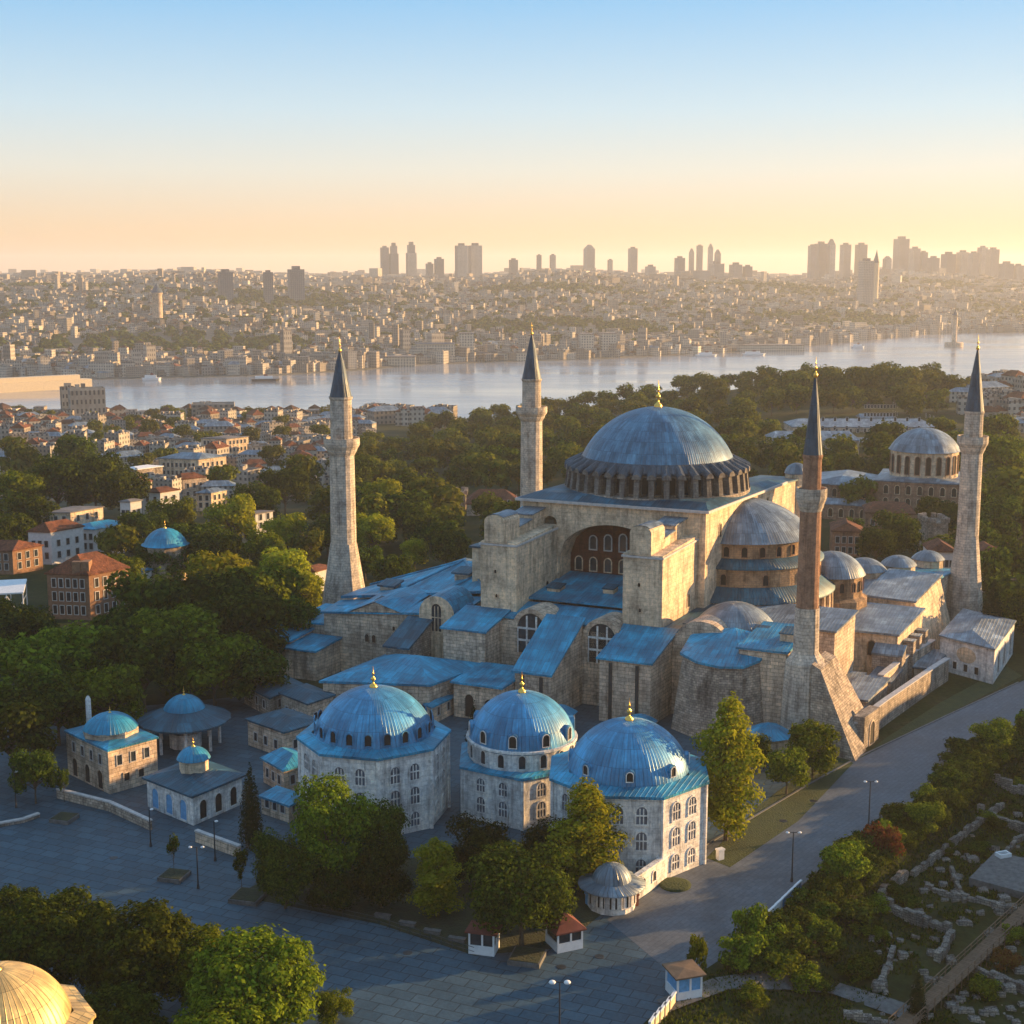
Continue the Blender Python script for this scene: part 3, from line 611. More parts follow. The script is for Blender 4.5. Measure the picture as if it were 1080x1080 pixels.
# east: great half dome over its stepped polygonal tiers
ce = W(16.5, 1.5); ae = math.atan2(E1.y, E1.x); A0, A1_ = ae - 1.62, ae + 1.62
q = MB(); q.lathe(ce, [(13.4, 22.5, 0), (13.4, 25.9, 0)], 28, A0, A1_, smooth=False)
q.lathe(ce, [(15.6, 17.6, 0), (15.6, 21.3, 0)], 24, A0, A1_, smooth=False); q.lathe(ce, [(17.6, 8, 0), (17.6, 15.6, 0)], 20, A0, A1_, smooth=False)
ap = q.build('apse_wall', M['apse'], mq)
q = MB(); q.lathe(ce, [(13.3, 22.9, 0), (16.1, 21.6, 0), (16.1, 21.25, 0)], 28, A0, A1_); q.lathe(ce, [(15.5, 18.0, 0), (18.4, 15.8, 0), (18.4, 15.3, 0)], 24, A0, A1_); q.build('tier_roof', M['leaddark'], ap)
q = MB(); q.lathe(ce, [(14.2, 25.7, 0)] + cap_prof(13.7, 26.1, 6.3, 12), 44, A0, A1_); q.build('half_dome', M['leadgrey'], ap)
for i in range(13):
    a = A0 + (A1_ - A0) * (i + 0.5) / 13
    def Pt(s, z, o, a=a, r=13.4): return Vector((ce.x + math.cos(a) * (r + o) - math.sin(a) * s, ce.y + math.sin(a) * (r + o) + math.cos(a) * s, z))
    window(Pt, 0, 23.2, 1.0, 1.9, ap, 'window', [M['brick'], M['void']], fr=0.12)
    if i % 2 == 0: window(lambda s, z, o=0.0, Pt=Pt: Pt(s, z, o + 2.2), 0, 18.3, 1.0, 2.0, ap, 'window', [M['brick'], M['void']], fr=0.12)
for i in range(22):
    a = A0 + (A1_ - A0) * (i + 0.5) / 22; q = MB()
    def Pt(s, z, o, a=a): return Vector((ce.x + math.cos(a) * (17.6 + o) - math.sin(a) * s, ce.y + math.sin(a) * (17.6 + o) + math.cos(a) * s, z))
    q.prism([Pt(-0.35, 8, 0.7), Pt(0.35, 8, 0.7), Pt(0.35, 8, 0), Pt(-0.35, 8, 0)], [Pt(-0.35, 15.2, 0.5), Pt(0.35, 15.2, 0.5), Pt(0.35, 15.3, 0), Pt(-0.35, 15.3, 0)]); q.build('pilaster', M['plaster'], ap)
# north east tower at the slab's far corner
roofed(W, 9, 17.6, 20.1, 34, 0, 32.4, 31.8, mq, 'buttress_tower', M['plaster'], M['leaddark'])
P, L = wallP(W(18.0, -20), W(18.0, 20))
for s, z in ((7, 27.0), (32, 28.5)): window(P, s, z, 1.0, 2.6, mq, 'window', [M['plaster'], M['void']])
q = MB(); q.lathe(W(16.8, 33), [(2.4, 24, 0), (2.4, 33.4, 0)], 16); o = q.build('turret', M['plaster'], mq)
q = MB(); q.lathe(W(16.8, 33), cap_prof(2.6, 33.2, 2.2, 6), 16); q.build('turret_dome', M['leadgrey'], o)
roofed(W, -17.6, -9, 20.1, 34, 0, 32.0, 30.0, mq, 'buttress_tower', M['plaster'], M['leaddark'])
# east end: exedra and big square buttresses
q = MB(); ex = W(31.5, 12); q.lathe(ex, [(7.0, 0, 0), (7.0, 12.2, 0), (6.0, 12.8, 0), (6.0, 17.0, 0)], 12, smooth=False); o = q.build('exedra_wall', M['apse'], mq)
q = MB(); q.lathe(ex, [(6.4, 16.8, 0)] + cap_prof(6.2, 17.1, 4.0, 10), 32); q.build('half_dome', M['leadgrey'], o)
for i in range(8):
    a = ae - 1.9 + i * 0.42
    def Pt(s, z, o_, a=a): return Vector((ex.x + math.cos(a) * (5.95 + o_) - math.sin(a) * s, ex.y + math.sin(a) * (5.95 + o_) + math.cos(a) * s, z))
    window(Pt, 0, 14.0, 0.9, 1.9, o, 'window', [M['brick'], M['void']], fr=0.12)
roofed(W, 30, 40.0, -14, -3.1, 0, 10.6, 11.4, mq, 'buttress', M['plaster'], M['leadgrey'])
q = MB(); zz = [11.4, 11.0, 12.4, 12.8]
c_ = [(36, 17.6), (46.0, 17.2), (46.0, 38), (36, 38)]; cb = [(36, 16.6), (49.5, 16.0), (49.5, 39), (36, 39)]
q.prism([W(a, b, -1) for a, b in cb], [W(a, b, z) for (a, b), z in zip(c_, zz)]); o = q.build('battered_buttress', M['plaster'], mq)
q = MB(); q.slab([W(35.5, 17.0, 11.85), W(46.5, 16.7, 11.45), W(46.5, 38.5, 12.85), W(35.5, 38.5, 13.2)], 0.4); q.build('roof', M['leadgrey'], o)
roofed(W, 36, 46, 38.2, 52, 0, 12.0, 11.0, mq, 'north_annex', M['stone'], M['lead'])
for u, v, r in ((31, 36, 4.4), (36, 44, 3.6), (40, 53, 3.3)):
    q = MB(); q.lathe(W(u, v), [(r, 8, 0), (r, 13.2, 0)], 12, smooth=False); o = q.build('annex_drum', M['plaster'], mq)
    q = MB(); q.lathe(W(u, v), cap_prof(r + 0.3, 13.1, r * 0.55, 8), 24); q.build('small_dome', M['leadgrey'], o)
roofed(W, 18, 36, 20, 45, 0, 11.2, 11.8, mq, 'north_aisle', M['stone'], M['leadgrey'])
roofed(W, -18, 9, 20.2, 40, 0, 14, 12.0, mq, 'north_gallery', M['stone'], M['lead'])
# buttress and pedestal of the brick minaret's side
q = MB(); q.prism([W(46.2, -46.6, -0.5), W(54.6, -49.0, -0.5), W(54.6, -43.0, -0.5), W(46.2, -41.0, -0.5)], [W(46.2, -46.4, 14.2), W(47.6, -46.4, 13.4), W(47.6, -41.2, 13.4), W(46.2, -41.2, 14.2)]); q.build('raking_buttress', M['rubble'], mq)
q = MB(); q.prism([W(44.5, -40.8, -0.5), W(53.5, -38.6, -0.5), W(53.5, -33.0, -0.5), W(44.5, -33.5, -0.5)], [W(44.5, -40.6, 13.2), W(46.4, -40.0, 12.6), W(46.4, -34.2, 12.6), W(44.5, -34.0, 13.2)]); q.build('raking_buttress', M['rubble'], mq)
roofed(W, 38.5, 45.5, -33.0, -14.1, 0, 3.6, 4.2, mq, 'low_annex', M['plaster'], M['leadgrey'])
eb = roofed(W, 31.5, 48.6, -4, 14, 0, 9.4, 10.4, mq, 'east_block', M['plaster'], None)
q = MB(); q.slab([W(31, -4.5, 9.9), W(49, -4.5, 9.8), W(49, 14.4, 10.9), W(31, 14.4, 11.0)], 0.4); q.build('roof', M['leadgrey'], eb)
P, L = wallP(W(31.5, -4), W(48.6, -4)); window(P, 12.5, 5.4, 1.3, 2.6, eb, 'window', [M['apse'], M['void']]); window(P, 15.2, 1.0, 1.2, 1.8, eb, 'window', [M['apse'], M['void']], arched=False)
roofed(W, 44.8, 50.2, -6.6, -4.1, 0, 6.2, 7.4, mq, 'buttress_strip', M['rubble'], M['leadgrey'], 0.15)
for v in (0.5, 5.0, 9.5): roofed(W, 48.7, 50.6, v - 0.9, v + 0.9, 0, 7.6, 7.6, mq, 'buttress_strip', M['rubble'], M['leadgrey'], 0.12, 0.2)
P, L = wallP(W(46.1, -30), W(50.5, -30)); window(P, 2.0, 0.4, 1.4, 2.6, mq, 'doorway', [M['stone'], M['void']])
for u0, u1, v0, v1, z in ((46.2, 50.2, -14, -7, 3.2), (50.8, 54, 0, 12, 2.6)): roofed(W, u0, u1, v0, v1, 0, z, z + 0.5, mq, 'low_annex', M['stone'], M['leadgrey'], 0.3)
for i, (u, v, s_) in enumerate(((34.5, -9.5, 1.6), (21.5, -33.5, 1.2), (40.0, -37.5, 1.5), (33.5, -34.0, 1.1), (-40, -33.0, 1.0), (-8, -26, 1.2), (2, -24.5, 1.0))):
    zb = {0: 11.0, 1: 14.2, 2: 15.4, 3: 14.3, 4: 12.2, 5: 16.4, 6: 16.8}[i]; roofed(W, u - s_, u + s_, v - s_, v + s_, zb - 1.5, zb + 1.3, zb + 1.7, mq, 'roof_hatch', M['plaster'], M['leaddark'], 0.2, 0.2)
roofed(W, 46.1, 50.5, -30, -17, 0, 4.2, 4.6, mq, 'low_annex', M['stone'], M['leadgrey'])
roofed(W, 46.1, 52.5, -36, -30.4, 0, 2.8, 3.0, mq, 'low_annex', M['stone'], M['leadgrey'])
# west wing: narthex and gallery roofs stepping down
q = MB(); q.slab([W(-50.5, -38, 11.4), W(-20.6, -38, 14.0), W(-20.6, -29, 15.4), W(-52.4, -29, 11.6)], 0.4)
q.slab([W(-52.3, -28.8, 12.4), W(-20.6, -28.8, 16.4), W(-18, -14, 18.6), W(-36, -10.5, 17.6), W(-55, -17.5, 11.6)], 0.5)
q.slab([W(-55, -17.3, 11.2), W(-36, -10.3, 17.0), W(-40, -3, 16.6), W(-58, -10, 9.5)], 0.5)
for a, b in (((-50, -33.5, 11.6), (-20.8, -33.5, 14.8)), ((-30, -28.6, 15.3), (-27, -12.5, 18.2)), ((-41, -28.6, 13.9), (-36.5, -10.8, 17.5)), ((-55, -15.0, 11.8), (-36, -10.4, 17.75)), ((-20.7, -29, 16.5), (-36, -10.5, 17.75))): q.tube(W(*a), W(*b), 0.22, 6)
q.build('west_gallery_roof', M['lead'], mq)
for u, v, z in ((-46, -25, 13.0), (-32, -21, 16.0)):
    roofed(W, u, u + 3.0, v, v + 2.6, z - 1.5, z + 1.3, z + 1.8, mq, 'roof_hatch', M['stone'], M['leaddark'])
q = MB(); q.prism([W(-50, -37.6, 0), W(-20.7, -37.6, 0), W(-20.7, -14, 0), W(-40, -3.4, 0), W(-57.4, -10.4, 0)], [W(-50, -37.6, 11.2), W(-20.7, -37.6, 13.6), W(-20.7, -14, 17.9), W(-40, -3.4, 16.6), W(-57.4, -10.4, 9.2)]); o = q.build('west_gallery_wall', M['stone'], mq)
a, b = W(-50, -37.6), W(-20.7, -37.6); P, L = wallP(a, b)
for s in (9.4, 10.9, 14.8, 16.4): window(P, s, 6.4, 0.8, 1.5, o, 'window', [M['stone'], M['void']], fr=0.12)
for s in (14.9, 16.5): window(P, s + 0.3, 9.2, 0.55, 0.8, o, 'window', [M['stone'], M['void']], fr=0.1)
q = MB(); n = 12      # round gable with its big window beside the west tower
ring = [(-25.4 + 3.6 * math.cos(math.pi * i / n), 13.4 + 3.4 * math.sin(math.pi * i / n)) for i in range(n + 1)]
for i in range(n): q.face([W(ring[i][0], -38.3, ring[i][1]), W(ring[i + 1][0], -38.3, ring[i + 1][1]), W(ring[i + 1][0], -31, ring[i + 1][1] + 0.6), W(ring[i][0], -31, ring[i][1] + 0.6)], 1)
q.face([W(a, -38.3, z) for a, z in ring] + [W(-29, -38.3, 4), W(-21.8, -38.3, 4)], 0); o2 = q.build('gable', [M['plaster'], M['lead']], mq)
P2, L2 = wallP(W(-29, -38.3), W(-21.8, -38.3)); window(P2, 3.6, 10.2, 2.0, 5.2, o2, 'window', [M['plaster'], M['glass']], bars=True)
q = MB(); n = 10      # shallow pointed gable over the wing's front
q.face([W(-44, -38.0, 11.9), W(-33, -38.0, 12.8), W(-38.5, -38.0, 14.3)], 0); q.face([W(-44.3, -38.3, 12.0), W(-38.5, -38.3, 14.5), W(-38.5, -27, 15.2), W(-44.3, -27, 13.6)], 1); q.face([W(-38.5, -38.3, 14.5), W(-32.7, -38.3, 12.9), W(-32.7, -27, 14.8), W(-38.5, -27, 15.2)], 1)
q.build('gable', [M['stone'], M['lead']], mq)
roofed(W, -31, -26.5, -46.0, -38.4, 0, 8.6, 12.0, mq, 'buttress', M['rubble'], M['leaddark'])
roofed(W, -57, -50.2, -37, -27, 0, 8.6, 9.6, mq, 'west_wing', M['stone'], M['lead'])
roofed(W, -60, -53, -44.0, -37.2, 0, 6.6, 7.4, mq, 'west_wing', M['stone'], M['lead'])
roofed(W, -53, -46.4, -45.5, -38, 0, 5.6, 6.4, mq, 'west_wing', M['stone'], M['lead'])
roofed(W, -66, -60.3, -47, -37, 0, 3.4, 3.8, mq, 'west_wing', M['stone'], M['lead'])
# broad hall roof in front of the west gallery, low annexes
q = MB(); hl = [(-31.5, -64), (-14.5, -58.5), (-12.8, -43.5), (-31.5, -44.5)]
q.prism([W(a, b, 0) for a, b in hl], [W(a, b, 6.6) for a, b in hl]); o = q.build('hall_wall', M['stone'], mq)
q = MB(); e = [W(-23 + (a + 23) * 1.05, -52.5 + (b + 52.5) * 1.05, 6.7) for a, b in hl]; ap_ = W(-22.0, -50.5, 9.0)
for i in range(4): q.face([e[i], e[(i + 1) % 4], ap_]); q.face([e[i] - Vector((0, 0, 0.4)), e[(i + 1) % 4] - Vector((0, 0, 0.4)), e[(i + 1) % 4], e[i]])
q.build('roof', M['lead'], o)
P, L = wallP(W(-14.5, -58.5), W(-12.8, -43.5)); window(P, 9, 0.3, 2.0, 5.0, o, 'doorway', [M['stone'], M['void']])
P, L = wallP(W(-31.5, -64), W(-14.5, -58.5)); window(P, 4, 2, 1.0, 2.2, o); window(P, 9, 2, 1.0, 2.2, o)
roofed(W, -12.6, -3.6, -54, -44.2, 0, 6.0, 6.8, mq, 'low_annex', M['stone'], M['lead'])
P, L = wallP(W(-12.6, -54), W(-3.6, -54)); window(P, 3, 0.3, 1.6, 4.0, mq, 'doorway', [M['stone'], M['void']]); window(P, 6.8, 0.3, 1.8, 3.6, mq, 'doorway', [M['stone'], M['void']])
for u, v, r, z in ((7.0, -54, 2.6, 3.4), (20.5, -52.5, 2.4, 3.2), (41.5, -51.5, 3.6, 3.6)):
    q = MB(); q.lathe(W(u, v), [(r, 0, 0), (r, z, 0)], 8, smooth=False); o = q.build('annex_drum', M['stone'], mq)
    q = MB(); q.lathe(W(u, v), [(r + 0.5, z, 0), (r * 0.5, z + r * 0.35, 0), (0.05, z + r * 0.5, 0)], 8, smooth=False); q.build('small_dome', M['lead'], o)

# ---------------------------------------------------------------- minarets
def minaret(px_, Y, tip, ycone, ybal, shaft, rs, flare, label, up=None):
    x0 = D(px_, 500, Y); c = Vector((x0.x, Y, 0))
    zc, zb = D(px_, ycone, Y).z, D(px_, ybal, Y).z
    t = thing('minaret', c, label, 'minaret')
    ru, rl_ = rs * 0.86, rs
    q = MB(); q.lathe(c, flare, 12, smooth=False); q.build('base', M['minstone'], t)
    q = MB(); z0 = flare[-1][1]
    q.lathe(c, [(rl_ * 1.02, z0 - 0.1, 0), (rl_ * 0.97, zb - 2.0, 0)], 16, smooth=False); q.build('shaft', shaft, t)
    q = MB(); q.lathe(c, [(rl_ * 0.99, zb - 2.4, 0), (rl_ * 1.18, zb - 1.5, 0), (rl_ * 1.2, zb - 1.2, 0), (rl_ * 1.38, zb - 0.4, 0), (rl_ * 1.42, zb, 0), (rl_ * 1.42, zb + 1.3, 0), (rl_ * 1.32, zb + 1.3, 0), (rl_ * 1.32, zb + 0.1, 0), (ru, zb + 0.1, 0)], 16, smooth=False); q.build('balcony', M['minstone'], t)
    q = MB(); q.lathe(c, [(ru, zb, 0), (ru * 0.98, zc - 0.6, 0), (ru * 1.08, zc - 0.2, 0), (ru * 1.08, zc + 0.15, 0)], 16, smooth=False); q.build('upper_shaft', up or shaft, t)
    q = MB(); q.lathe(c, [(ru * 1.02, zc + 0.1, 0), (ru * 0.8, lerp(zc, tip, 0.2), 0), (ru * 0.42, lerp(zc, tip, 0.58), 0), (0.12, tip - 1.8, 0)], 16, smooth=False); q.build('spire', M['spire'], t)
    finial(t, c, tip - 2.0, 3.0, 0.28)
    return t
minaret(361, 298.5, 61, 419, 468, M['minstone'], 2.7, [(5.4, -1, 0), (5.15, 3.5, 0), (2.85, 18.2, 0)], 'pale stone minaret with flared foot at west end, nearest the grey town houses')
minaret(560.5, 366, 61.5, 400, 434, M['minstone'], 2.85, [(5.6, -4, 0), (5.4, 2, 0), (3.0, 12, 0)], 'pale stone minaret rising behind the mosque left of the great dome')
minaret(856.5, 221.8, 61.5, 480, 523, M['brick'], 1.75, [(3.9, -0.5, 0), (3.5, 9, 0), (3.2, 13.6, 0), (2.1, 15.2, 0), (1.95, 22.6, 0)], 'slender red brick minaret on a stone foot at the corner nearest the road')
minaret(1024, 298.5, 61.5, 434, 466, M['minstone'], 2.25, [(4.0, -1, 0), (3.9, 6, 0), (2.3, 20, 0)], 'pale stone minaret with flared foot beside the small arched tomb by road')
# ---------------------------------------------------------------- domed tombs
def ngon(c, r, n, rot): return [Vector((c[0] + r * math.cos(R(rot) + 2 * math.pi * i / n), c[1] + r * math.sin(R(rot) + 2 * math.pi * i / n), 0)) for i in range(n)]
def up(p, z): return Vector((p[0], p[1], z))
def tomb(c, r, n, rot, zw, dr, zd, rise, label, drum=0, rows=((0.9, 1.3, 2.0), (4.1, 1.35, 2.4), (7.5, 1.35, 2.3)), eave=0.5, per=2, wall=None):
    t = thing('tomb', (c[0], c[1], 0), label, 'tomb'); pg = ngon(c, r, n, rot); wall = wall or M['marble']
    q = MB(); q.prism(pg, [up(p, zw) for p in pg]); q.build('wall', wall, t)
    for i in range(n):
        a, b = pg[i], pg[(i + 1) % n]
        nx = (b - a); nrm = Vector((nx.y, -nx.x, 0))
        if nrm.dot(Vector((c[0], c[1], 0))) > nrm.length * 60: continue     # faces away from the square
        for z, w_, h in rows: windows(a, b, per, z, w_, h, t, margin=0.13, mats=[M['marble'], M['pane']], fr=0.2, bars=True)
    for p in pg:
        q = MB(); d = (p - Vector((c[0], c[1], 0))).normalized(); q.tube(p + d * 0.05 + Vector((0, 0, -0.2)), up(p + d * 0.05, zw), 0.28, 6); q.build('corner_pilaster', M['marble'], t)
    q = MB(); pe = ngon(c, r + eave, n, rot); pi_ = ngon(c, dr + 0.35, n, rot)
    q.prism([up(p, zw) for p in pe], [up(p, zw + 0.35) for p in pe]); 
    for i in range(n): q.face([up(pe[i], zw + 0.36), up(pe[(i + 1) % n], zw + 0.36), up(pi_[(i + 1) % n], zd), up(pi_[i], zd)])
    q.build('eave_roof', M['lead'], t)
    if drum:
        q = MB(); q.lathe(c, [(dr, zd - 0.3, 0), (dr, zd + drum, 0), (dr + 0.35, zd + drum + 0.1, 0), (dr + 0.35, zd + drum + 0.4, 0), (dr - 0.3, zd + drum + 0.5, 0)], 32, smooth=False); dm = q.build('drum', M['marble'], t)
        for i in range(16):
            a = 2 * math.pi * i / 16
            def Pt(s, z, o, a=a): return Vector((c[0] + math.cos(a) * (dr - 0.02 + o) - math.sin(a) * s, c[1] + math.sin(a) * (dr - 0.02 + o) + math.cos(a) * s, z))
            window(Pt, 0, zd + 0.35, 0.9, max(1.2, drum - 0.5), dm, 'window', [M['marble'], M['glass']], fr=0.14)
        zd = zd + drum + 0.3
    q = MB(); q.lathe(c, [(dr, zd - 0.4, 0)] + cap_prof(dr, zd, rise, 16), 64); dome = q.build('dome', M['tomblead'], t)
    finial(t, c, zd + rise - 0.1, 3.1, 0.46); return t, zd
M['tomblead'] = lead('tomb_lead', (0.05, 0.25, 0.45), 0.55, 0.16, 0.44)
def dormers(t, c, r, z, n, rot, w_=1.1, h=1.9):
    for i in range(n):
        a = R(rot) + 2 * math.pi * i / n
        def Pt(s, zz, o, a=a): return Vector((c[0] + math.cos(a) * (r + o) - math.sin(a) * s, c[1] + math.sin(a) * (r + o) + math.cos(a) * s, zz))
        q = MB(); ar = arch_pts(0, z, w_ + 0.6, h + 0.4, 6)
        for k in range(len(ar)):
            p, p2 = ar[k], ar[(k + 1) % len(ar)]; q.face([Pt(*p, 0.1), Pt(*p2, 0.1), Pt(*p2, -1.6), Pt(*p, -1.6)])
        q.face([Pt(*p, 0.1) for p in ar]); o = q.build('dormer', M['tomblead'], t)
        window(lambda s, zz, oo=0.0, Pt=Pt: Pt(s, zz, oo + 0.12), 0, z + 0.1, w_, h, o, 'window', [M['marble'], M['void']], fr=0.1, proud=0.12)
c3 = Vector((15.3, 178.5, 0))
t3, z3 = tomb(c3, 10.6, 8, -71 + 22.5 - 22.5, 10.9, 8.0, 11.7, 6.2, 'rightmost domed marble tomb beside road, eight sided with two tiers of arched windows')
dormers(t3, c3, 7.7, 12.2, 8, -71 + 22.5, 0.8, 1.2)
c1 = Vector((-19.4, 192.0, 0))
t1, z1 = tomb(c1, 10.4, 8, -90 + 8, 11.2, 8.4, 12.1, 6.2, 'leftmost domed tomb, broad eight sided with ribbed blue dome behind leafy trees')
o = t1
for i in range(20):
    a = 2 * math.pi * i / 20
    def Pt(s, z, o_, a=a): return Vector((c1.x + math.cos(a) * (8.25 + o_) - math.sin(a) * s, c1.y + math.sin(a) * (8.25 + o_) + math.cos(a) * s, z))
    window(Pt, 0, 12.4, 0.9, 1.6, o, 'window', [M['tomblead'], M['void']], fr=0.15)
c2 = Vector((1.4, 194.5, 0))
t2, z2 = tomb(c2, 9.6, 6, -90, 7.2, 7.6, 7.7, 6.4, 'middle domed tomb with a ring of small windows under its dome', drum=2.4, rows=((1.4, 1.3, 2.2), (4.4, 1.3, 1.9)))
dormers(t2, c2, 7.35, z2 + 0.5, 10, -100, 1.0, 1.7)
# ---------------------------------------------------------------- trees
rnd = random.Random(11)
def leafmesh(name, lobes, n, size, mat, seed, shell=0.72, up_bias=0.15):
    r = random.Random(seed); V = []; Fc = []
    wts = [l[3] * l[4] * l[5] for l in lobes]; wts = [w_ ** 0.67 for w_ in wts]
    ph = [r.uniform(0, 6.28) for _ in range(6)]
    for li, l in enumerate(lobes):
        for _ in range(max(1, int(n * wts[li] / sum(wts)))):
            while True:
                d = Vector((r.gauss(0, 1), r.gauss(0, 1), r.gauss(0, 1)))
                if d.length > 0.1: break
            d.normalize()
            if d.z < -0.35 and r.random() < 0.6: continue
            bumpy = 1 + 0.13 * math.sin(d.x * 5 + ph[0] + li) * math.sin(d.y * 6 + ph[1]) + 0.10 * math.sin(d.z * 9 + ph[2] + d.x * 7)
            k = bumpy * (r.uniform(0.82, 1.06) if r.random() < shell else r.uniform(0.2, 0.85))
            p = Vector((l[0] + d.x * l[3] * k, l[1] + d.y * l[4] * k, l[2] + d.z * l[5] * k))
            nn = (d + Vector((r.gauss(0, 0.36), r.gauss(0, 0.36), r.gauss(0, 0.36) + up_bias))).normalized()
            a = nn.orthogonal().normalized(); b = nn.cross(a); t = r.uniform(0, 6.28)
            a, b = a * math.cos(t) + b * math.sin(t), b * math.cos(t) - a * math.sin(t)
            s = size * r.uniform(0.6, 1.35) * 0.5; e = s * r.uniform(0.55, 0.85); i = len(V)
            V += [p - a * s, p - b * e, p + a * s, p + b * e]; Fc.append((i, i + 1, i + 2, i + 3))
    me = bpy.data.meshes.new(name); me.from_pydata([tuple(v) for v in V], [], Fc); me.materials.append(mat); me.update(); return me
def trunkmesh(name, h, r0, limbs, seed):
    r = random.Random(seed); q = MB(); p = Vector((0, 0, -0.3)); rr = r0
    for i in range(5):
        p2 = Vector((r.uniform(-.12, .12) * h * 0.1 * i, r.uniform(-.12, .12) * h * 0.1 * i, h * (i + 1) / 5)); q.tube(p, p2, rr, 7, 0, rr * 0.82); p = p2; rr *= 0.82
    for l in limbs:
        st = Vector((0, 0, h * r.uniform(0.45, 0.9))); md = st.lerp(Vector(l[:3]), 0.5) + Vector((0, 0, 0.3)); q.tube(st, md, r0 * 0.42, 6, 0, r0 * 0.3); q.tube(md, Vector(l[:3]), r0 * 0.3, 5, 0, r0 * 0.08)
    return q.mesh(name, M['bark'])
PROTO = {}
def lobes_round(r, R0, h0, h1, n, flat=0.8):
    L = []; zc = (h0 + h1) / 2; hz = (h1 - h0) / 2
    for i in range(n):
        a = 2 * math.pi * i / n * 2.4 + r.uniform(-.3, .3); k = r.uniform(0.5, 0.78); z = zc + hz * r.uniform(-0.62, 0.7)
        s = R0 * r.uniform(0.27, 0.46); L.append((math.cos(a) * R0 * k, math.sin(a) * R0 * k, z, s, s, s * flat))
    L.append((0, 0, zc + hz * 0.25, R0 * 0.62, R0 * 0.62, hz * 0.72)); return L
def mk(kind, h, R0, base, nl, n, size, mat, variants, flat=0.85, tr=0.22, shell=0.72):
    PROTO[kind] = (h, R0, [])
    for k in range(variants):
        r = random.Random(sum(map(ord, kind)) * 13 + k); L = lobes_round(r, R0, base, h, nl, flat)
        PROTO[kind][2].append((trunkmesh(kind + '_trunk', base + (h - base) * 0.4, tr, L[:nl], k + 5), leafmesh(kind + '_crown', L, n, size, mat, k * 7 + 3, shell)))
mk('near', 10, 5.0, 1.2, 24, 22000, 0.36, M['leafa'], 2, 0.85, 0.28)
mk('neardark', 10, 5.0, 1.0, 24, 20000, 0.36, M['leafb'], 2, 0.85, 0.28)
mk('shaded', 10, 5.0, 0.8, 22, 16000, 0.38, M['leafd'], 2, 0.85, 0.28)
mk('mid', 11, 5.2, 1.4, 20, 8000, 0.62, M['leafa'], 3, 0.85, 0.28)
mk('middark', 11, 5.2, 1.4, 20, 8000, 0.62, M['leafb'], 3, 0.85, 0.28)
mk('midlit', 11, 5.2, 1.4, 20, 8000, 0.6, M['leafp'], 2, 0.85, 0.28)  # lighter leaf colour stands for sun on these crowns
mk('sapling', 5, 1.5, 1.4, 7, 1500, 0.3, M['leafb'], 2, 1.0, 0.08)
mk('shrub', 3, 2.2, 0.1, 9, 2600, 0.34, M['leafb'], 3, 0.8, 0.08)
mk('shrublit', 3, 2.2, 0.1, 9, 2600, 0.34, M['leafa'], 2, 0.8, 0.08)
mk('shrubred', 3, 2.2, 0.1, 9, 2200, 0.34, M['leafr'], 1, 0.8, 0.08)
mk('far', 13, 6.5, 1.0, 11, 1700, 1.35, M['leafw'], 4, 0.8, 0.3)
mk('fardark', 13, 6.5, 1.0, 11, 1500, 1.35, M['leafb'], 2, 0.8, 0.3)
def special(kind, h, R0, lobes, n, size, mat, th, tr):
    PROTO[kind] = (h, R0, [(trunkmesh(kind + '_trunk', th, tr, [(l[0], l[1], l[2]) for l in lobes[::2]], 3), leafmesh(kind + '_crown', lobes, n, size, mat, 5, 0.6, 0.3))])
r_ = random.Random(3); L = []
for i in range(30):
    z = 2.0 + 16.4 * (i + 0.5) / 30; k = (0.72 + 0.28 * math.sin(i * 1.7)) * min(1, 0.55 + z / 9) * (1.0 if z < 13.5 else max(0.25, 1 - (z - 13.5) / 7.5)); a = i * 2.4
    L.append((math.cos(a) * 2.5 * k, math.sin(a) * 2.5 * k, z, 2.2 * k + 0.3, 2.2 * k + 0.3, 1.7))
special('poplar', 20, 4.6, L, 15000, 0.46, M['leafp'], 15, 0.32)
special('cypress', 13, 1.9, [(0, 0, 1.2 + 11 * i / 9, 1.65 * (1 - (i / 9.6) ** 2.2) + 0.15, 1.65 * (1 - (i / 9.6) ** 2.2) + 0.15, 1.5) for i in range(10)], 5200, 0.34, M['leafc'], 9, 0.16)
for nm, mt, sd_ in (('round', 'leafa', 21), ('rounddark', 'leafb', 22)):  # sun and shade on the crowns put in as lighter and darker leaves
    r_ = random.Random(sd_); L = [(0, 0, 5.4, 4.3, 4.3, 3.7)]
    for i in range(26):
        a = i * 2.4; zz = -0.75 + 1.65 * (i + 0.5) / 26; kk = math.sqrt(max(0.05, 1 - zz * zz)); L.append((math.cos(a) * 4.0 * kk, math.sin(a) * 4.0 * kk, 5.4 + 3.5 * zz, 1.25, 1.25, 1.05))
    special(nm, 10, 5.0, L, 26000, 0.34, M[mt], 5, 0.25)
TREE_POS = []
def tree(kind, x, y, h, r, label, group=None, name='tree', z=None, cat='tree', single=False):
    H0, R0, vs_ = PROTO[kind]; tm, cm = vs_[rnd.randrange(len(vs_))]
    z = zt(x, y) if z is None else z
    t = thing(name, (x, y, z), label, cat, group); t.rotation_euler = (0, 0, rnd.uniform(0, 6.28))
    for nm, me in (('trunk', tm), ('crown', cm)):
        o = bpy.data.objects.new(nm, me); C.collection.objects.link(o); o.parent = t; o.scale = (r / R0, r / R0, h / H0)
    TREE_POS.append((x, y, r)); return t
MASS = []
def mass_tree(kind, x, y, h, r):
    H0, R0, vs_ = PROTO[kind]; MASS.append((vs_[rnd.randrange(len(vs_))], x, y, zt(x, y), rnd.uniform(0, 6.28), r / R0, h / H0))
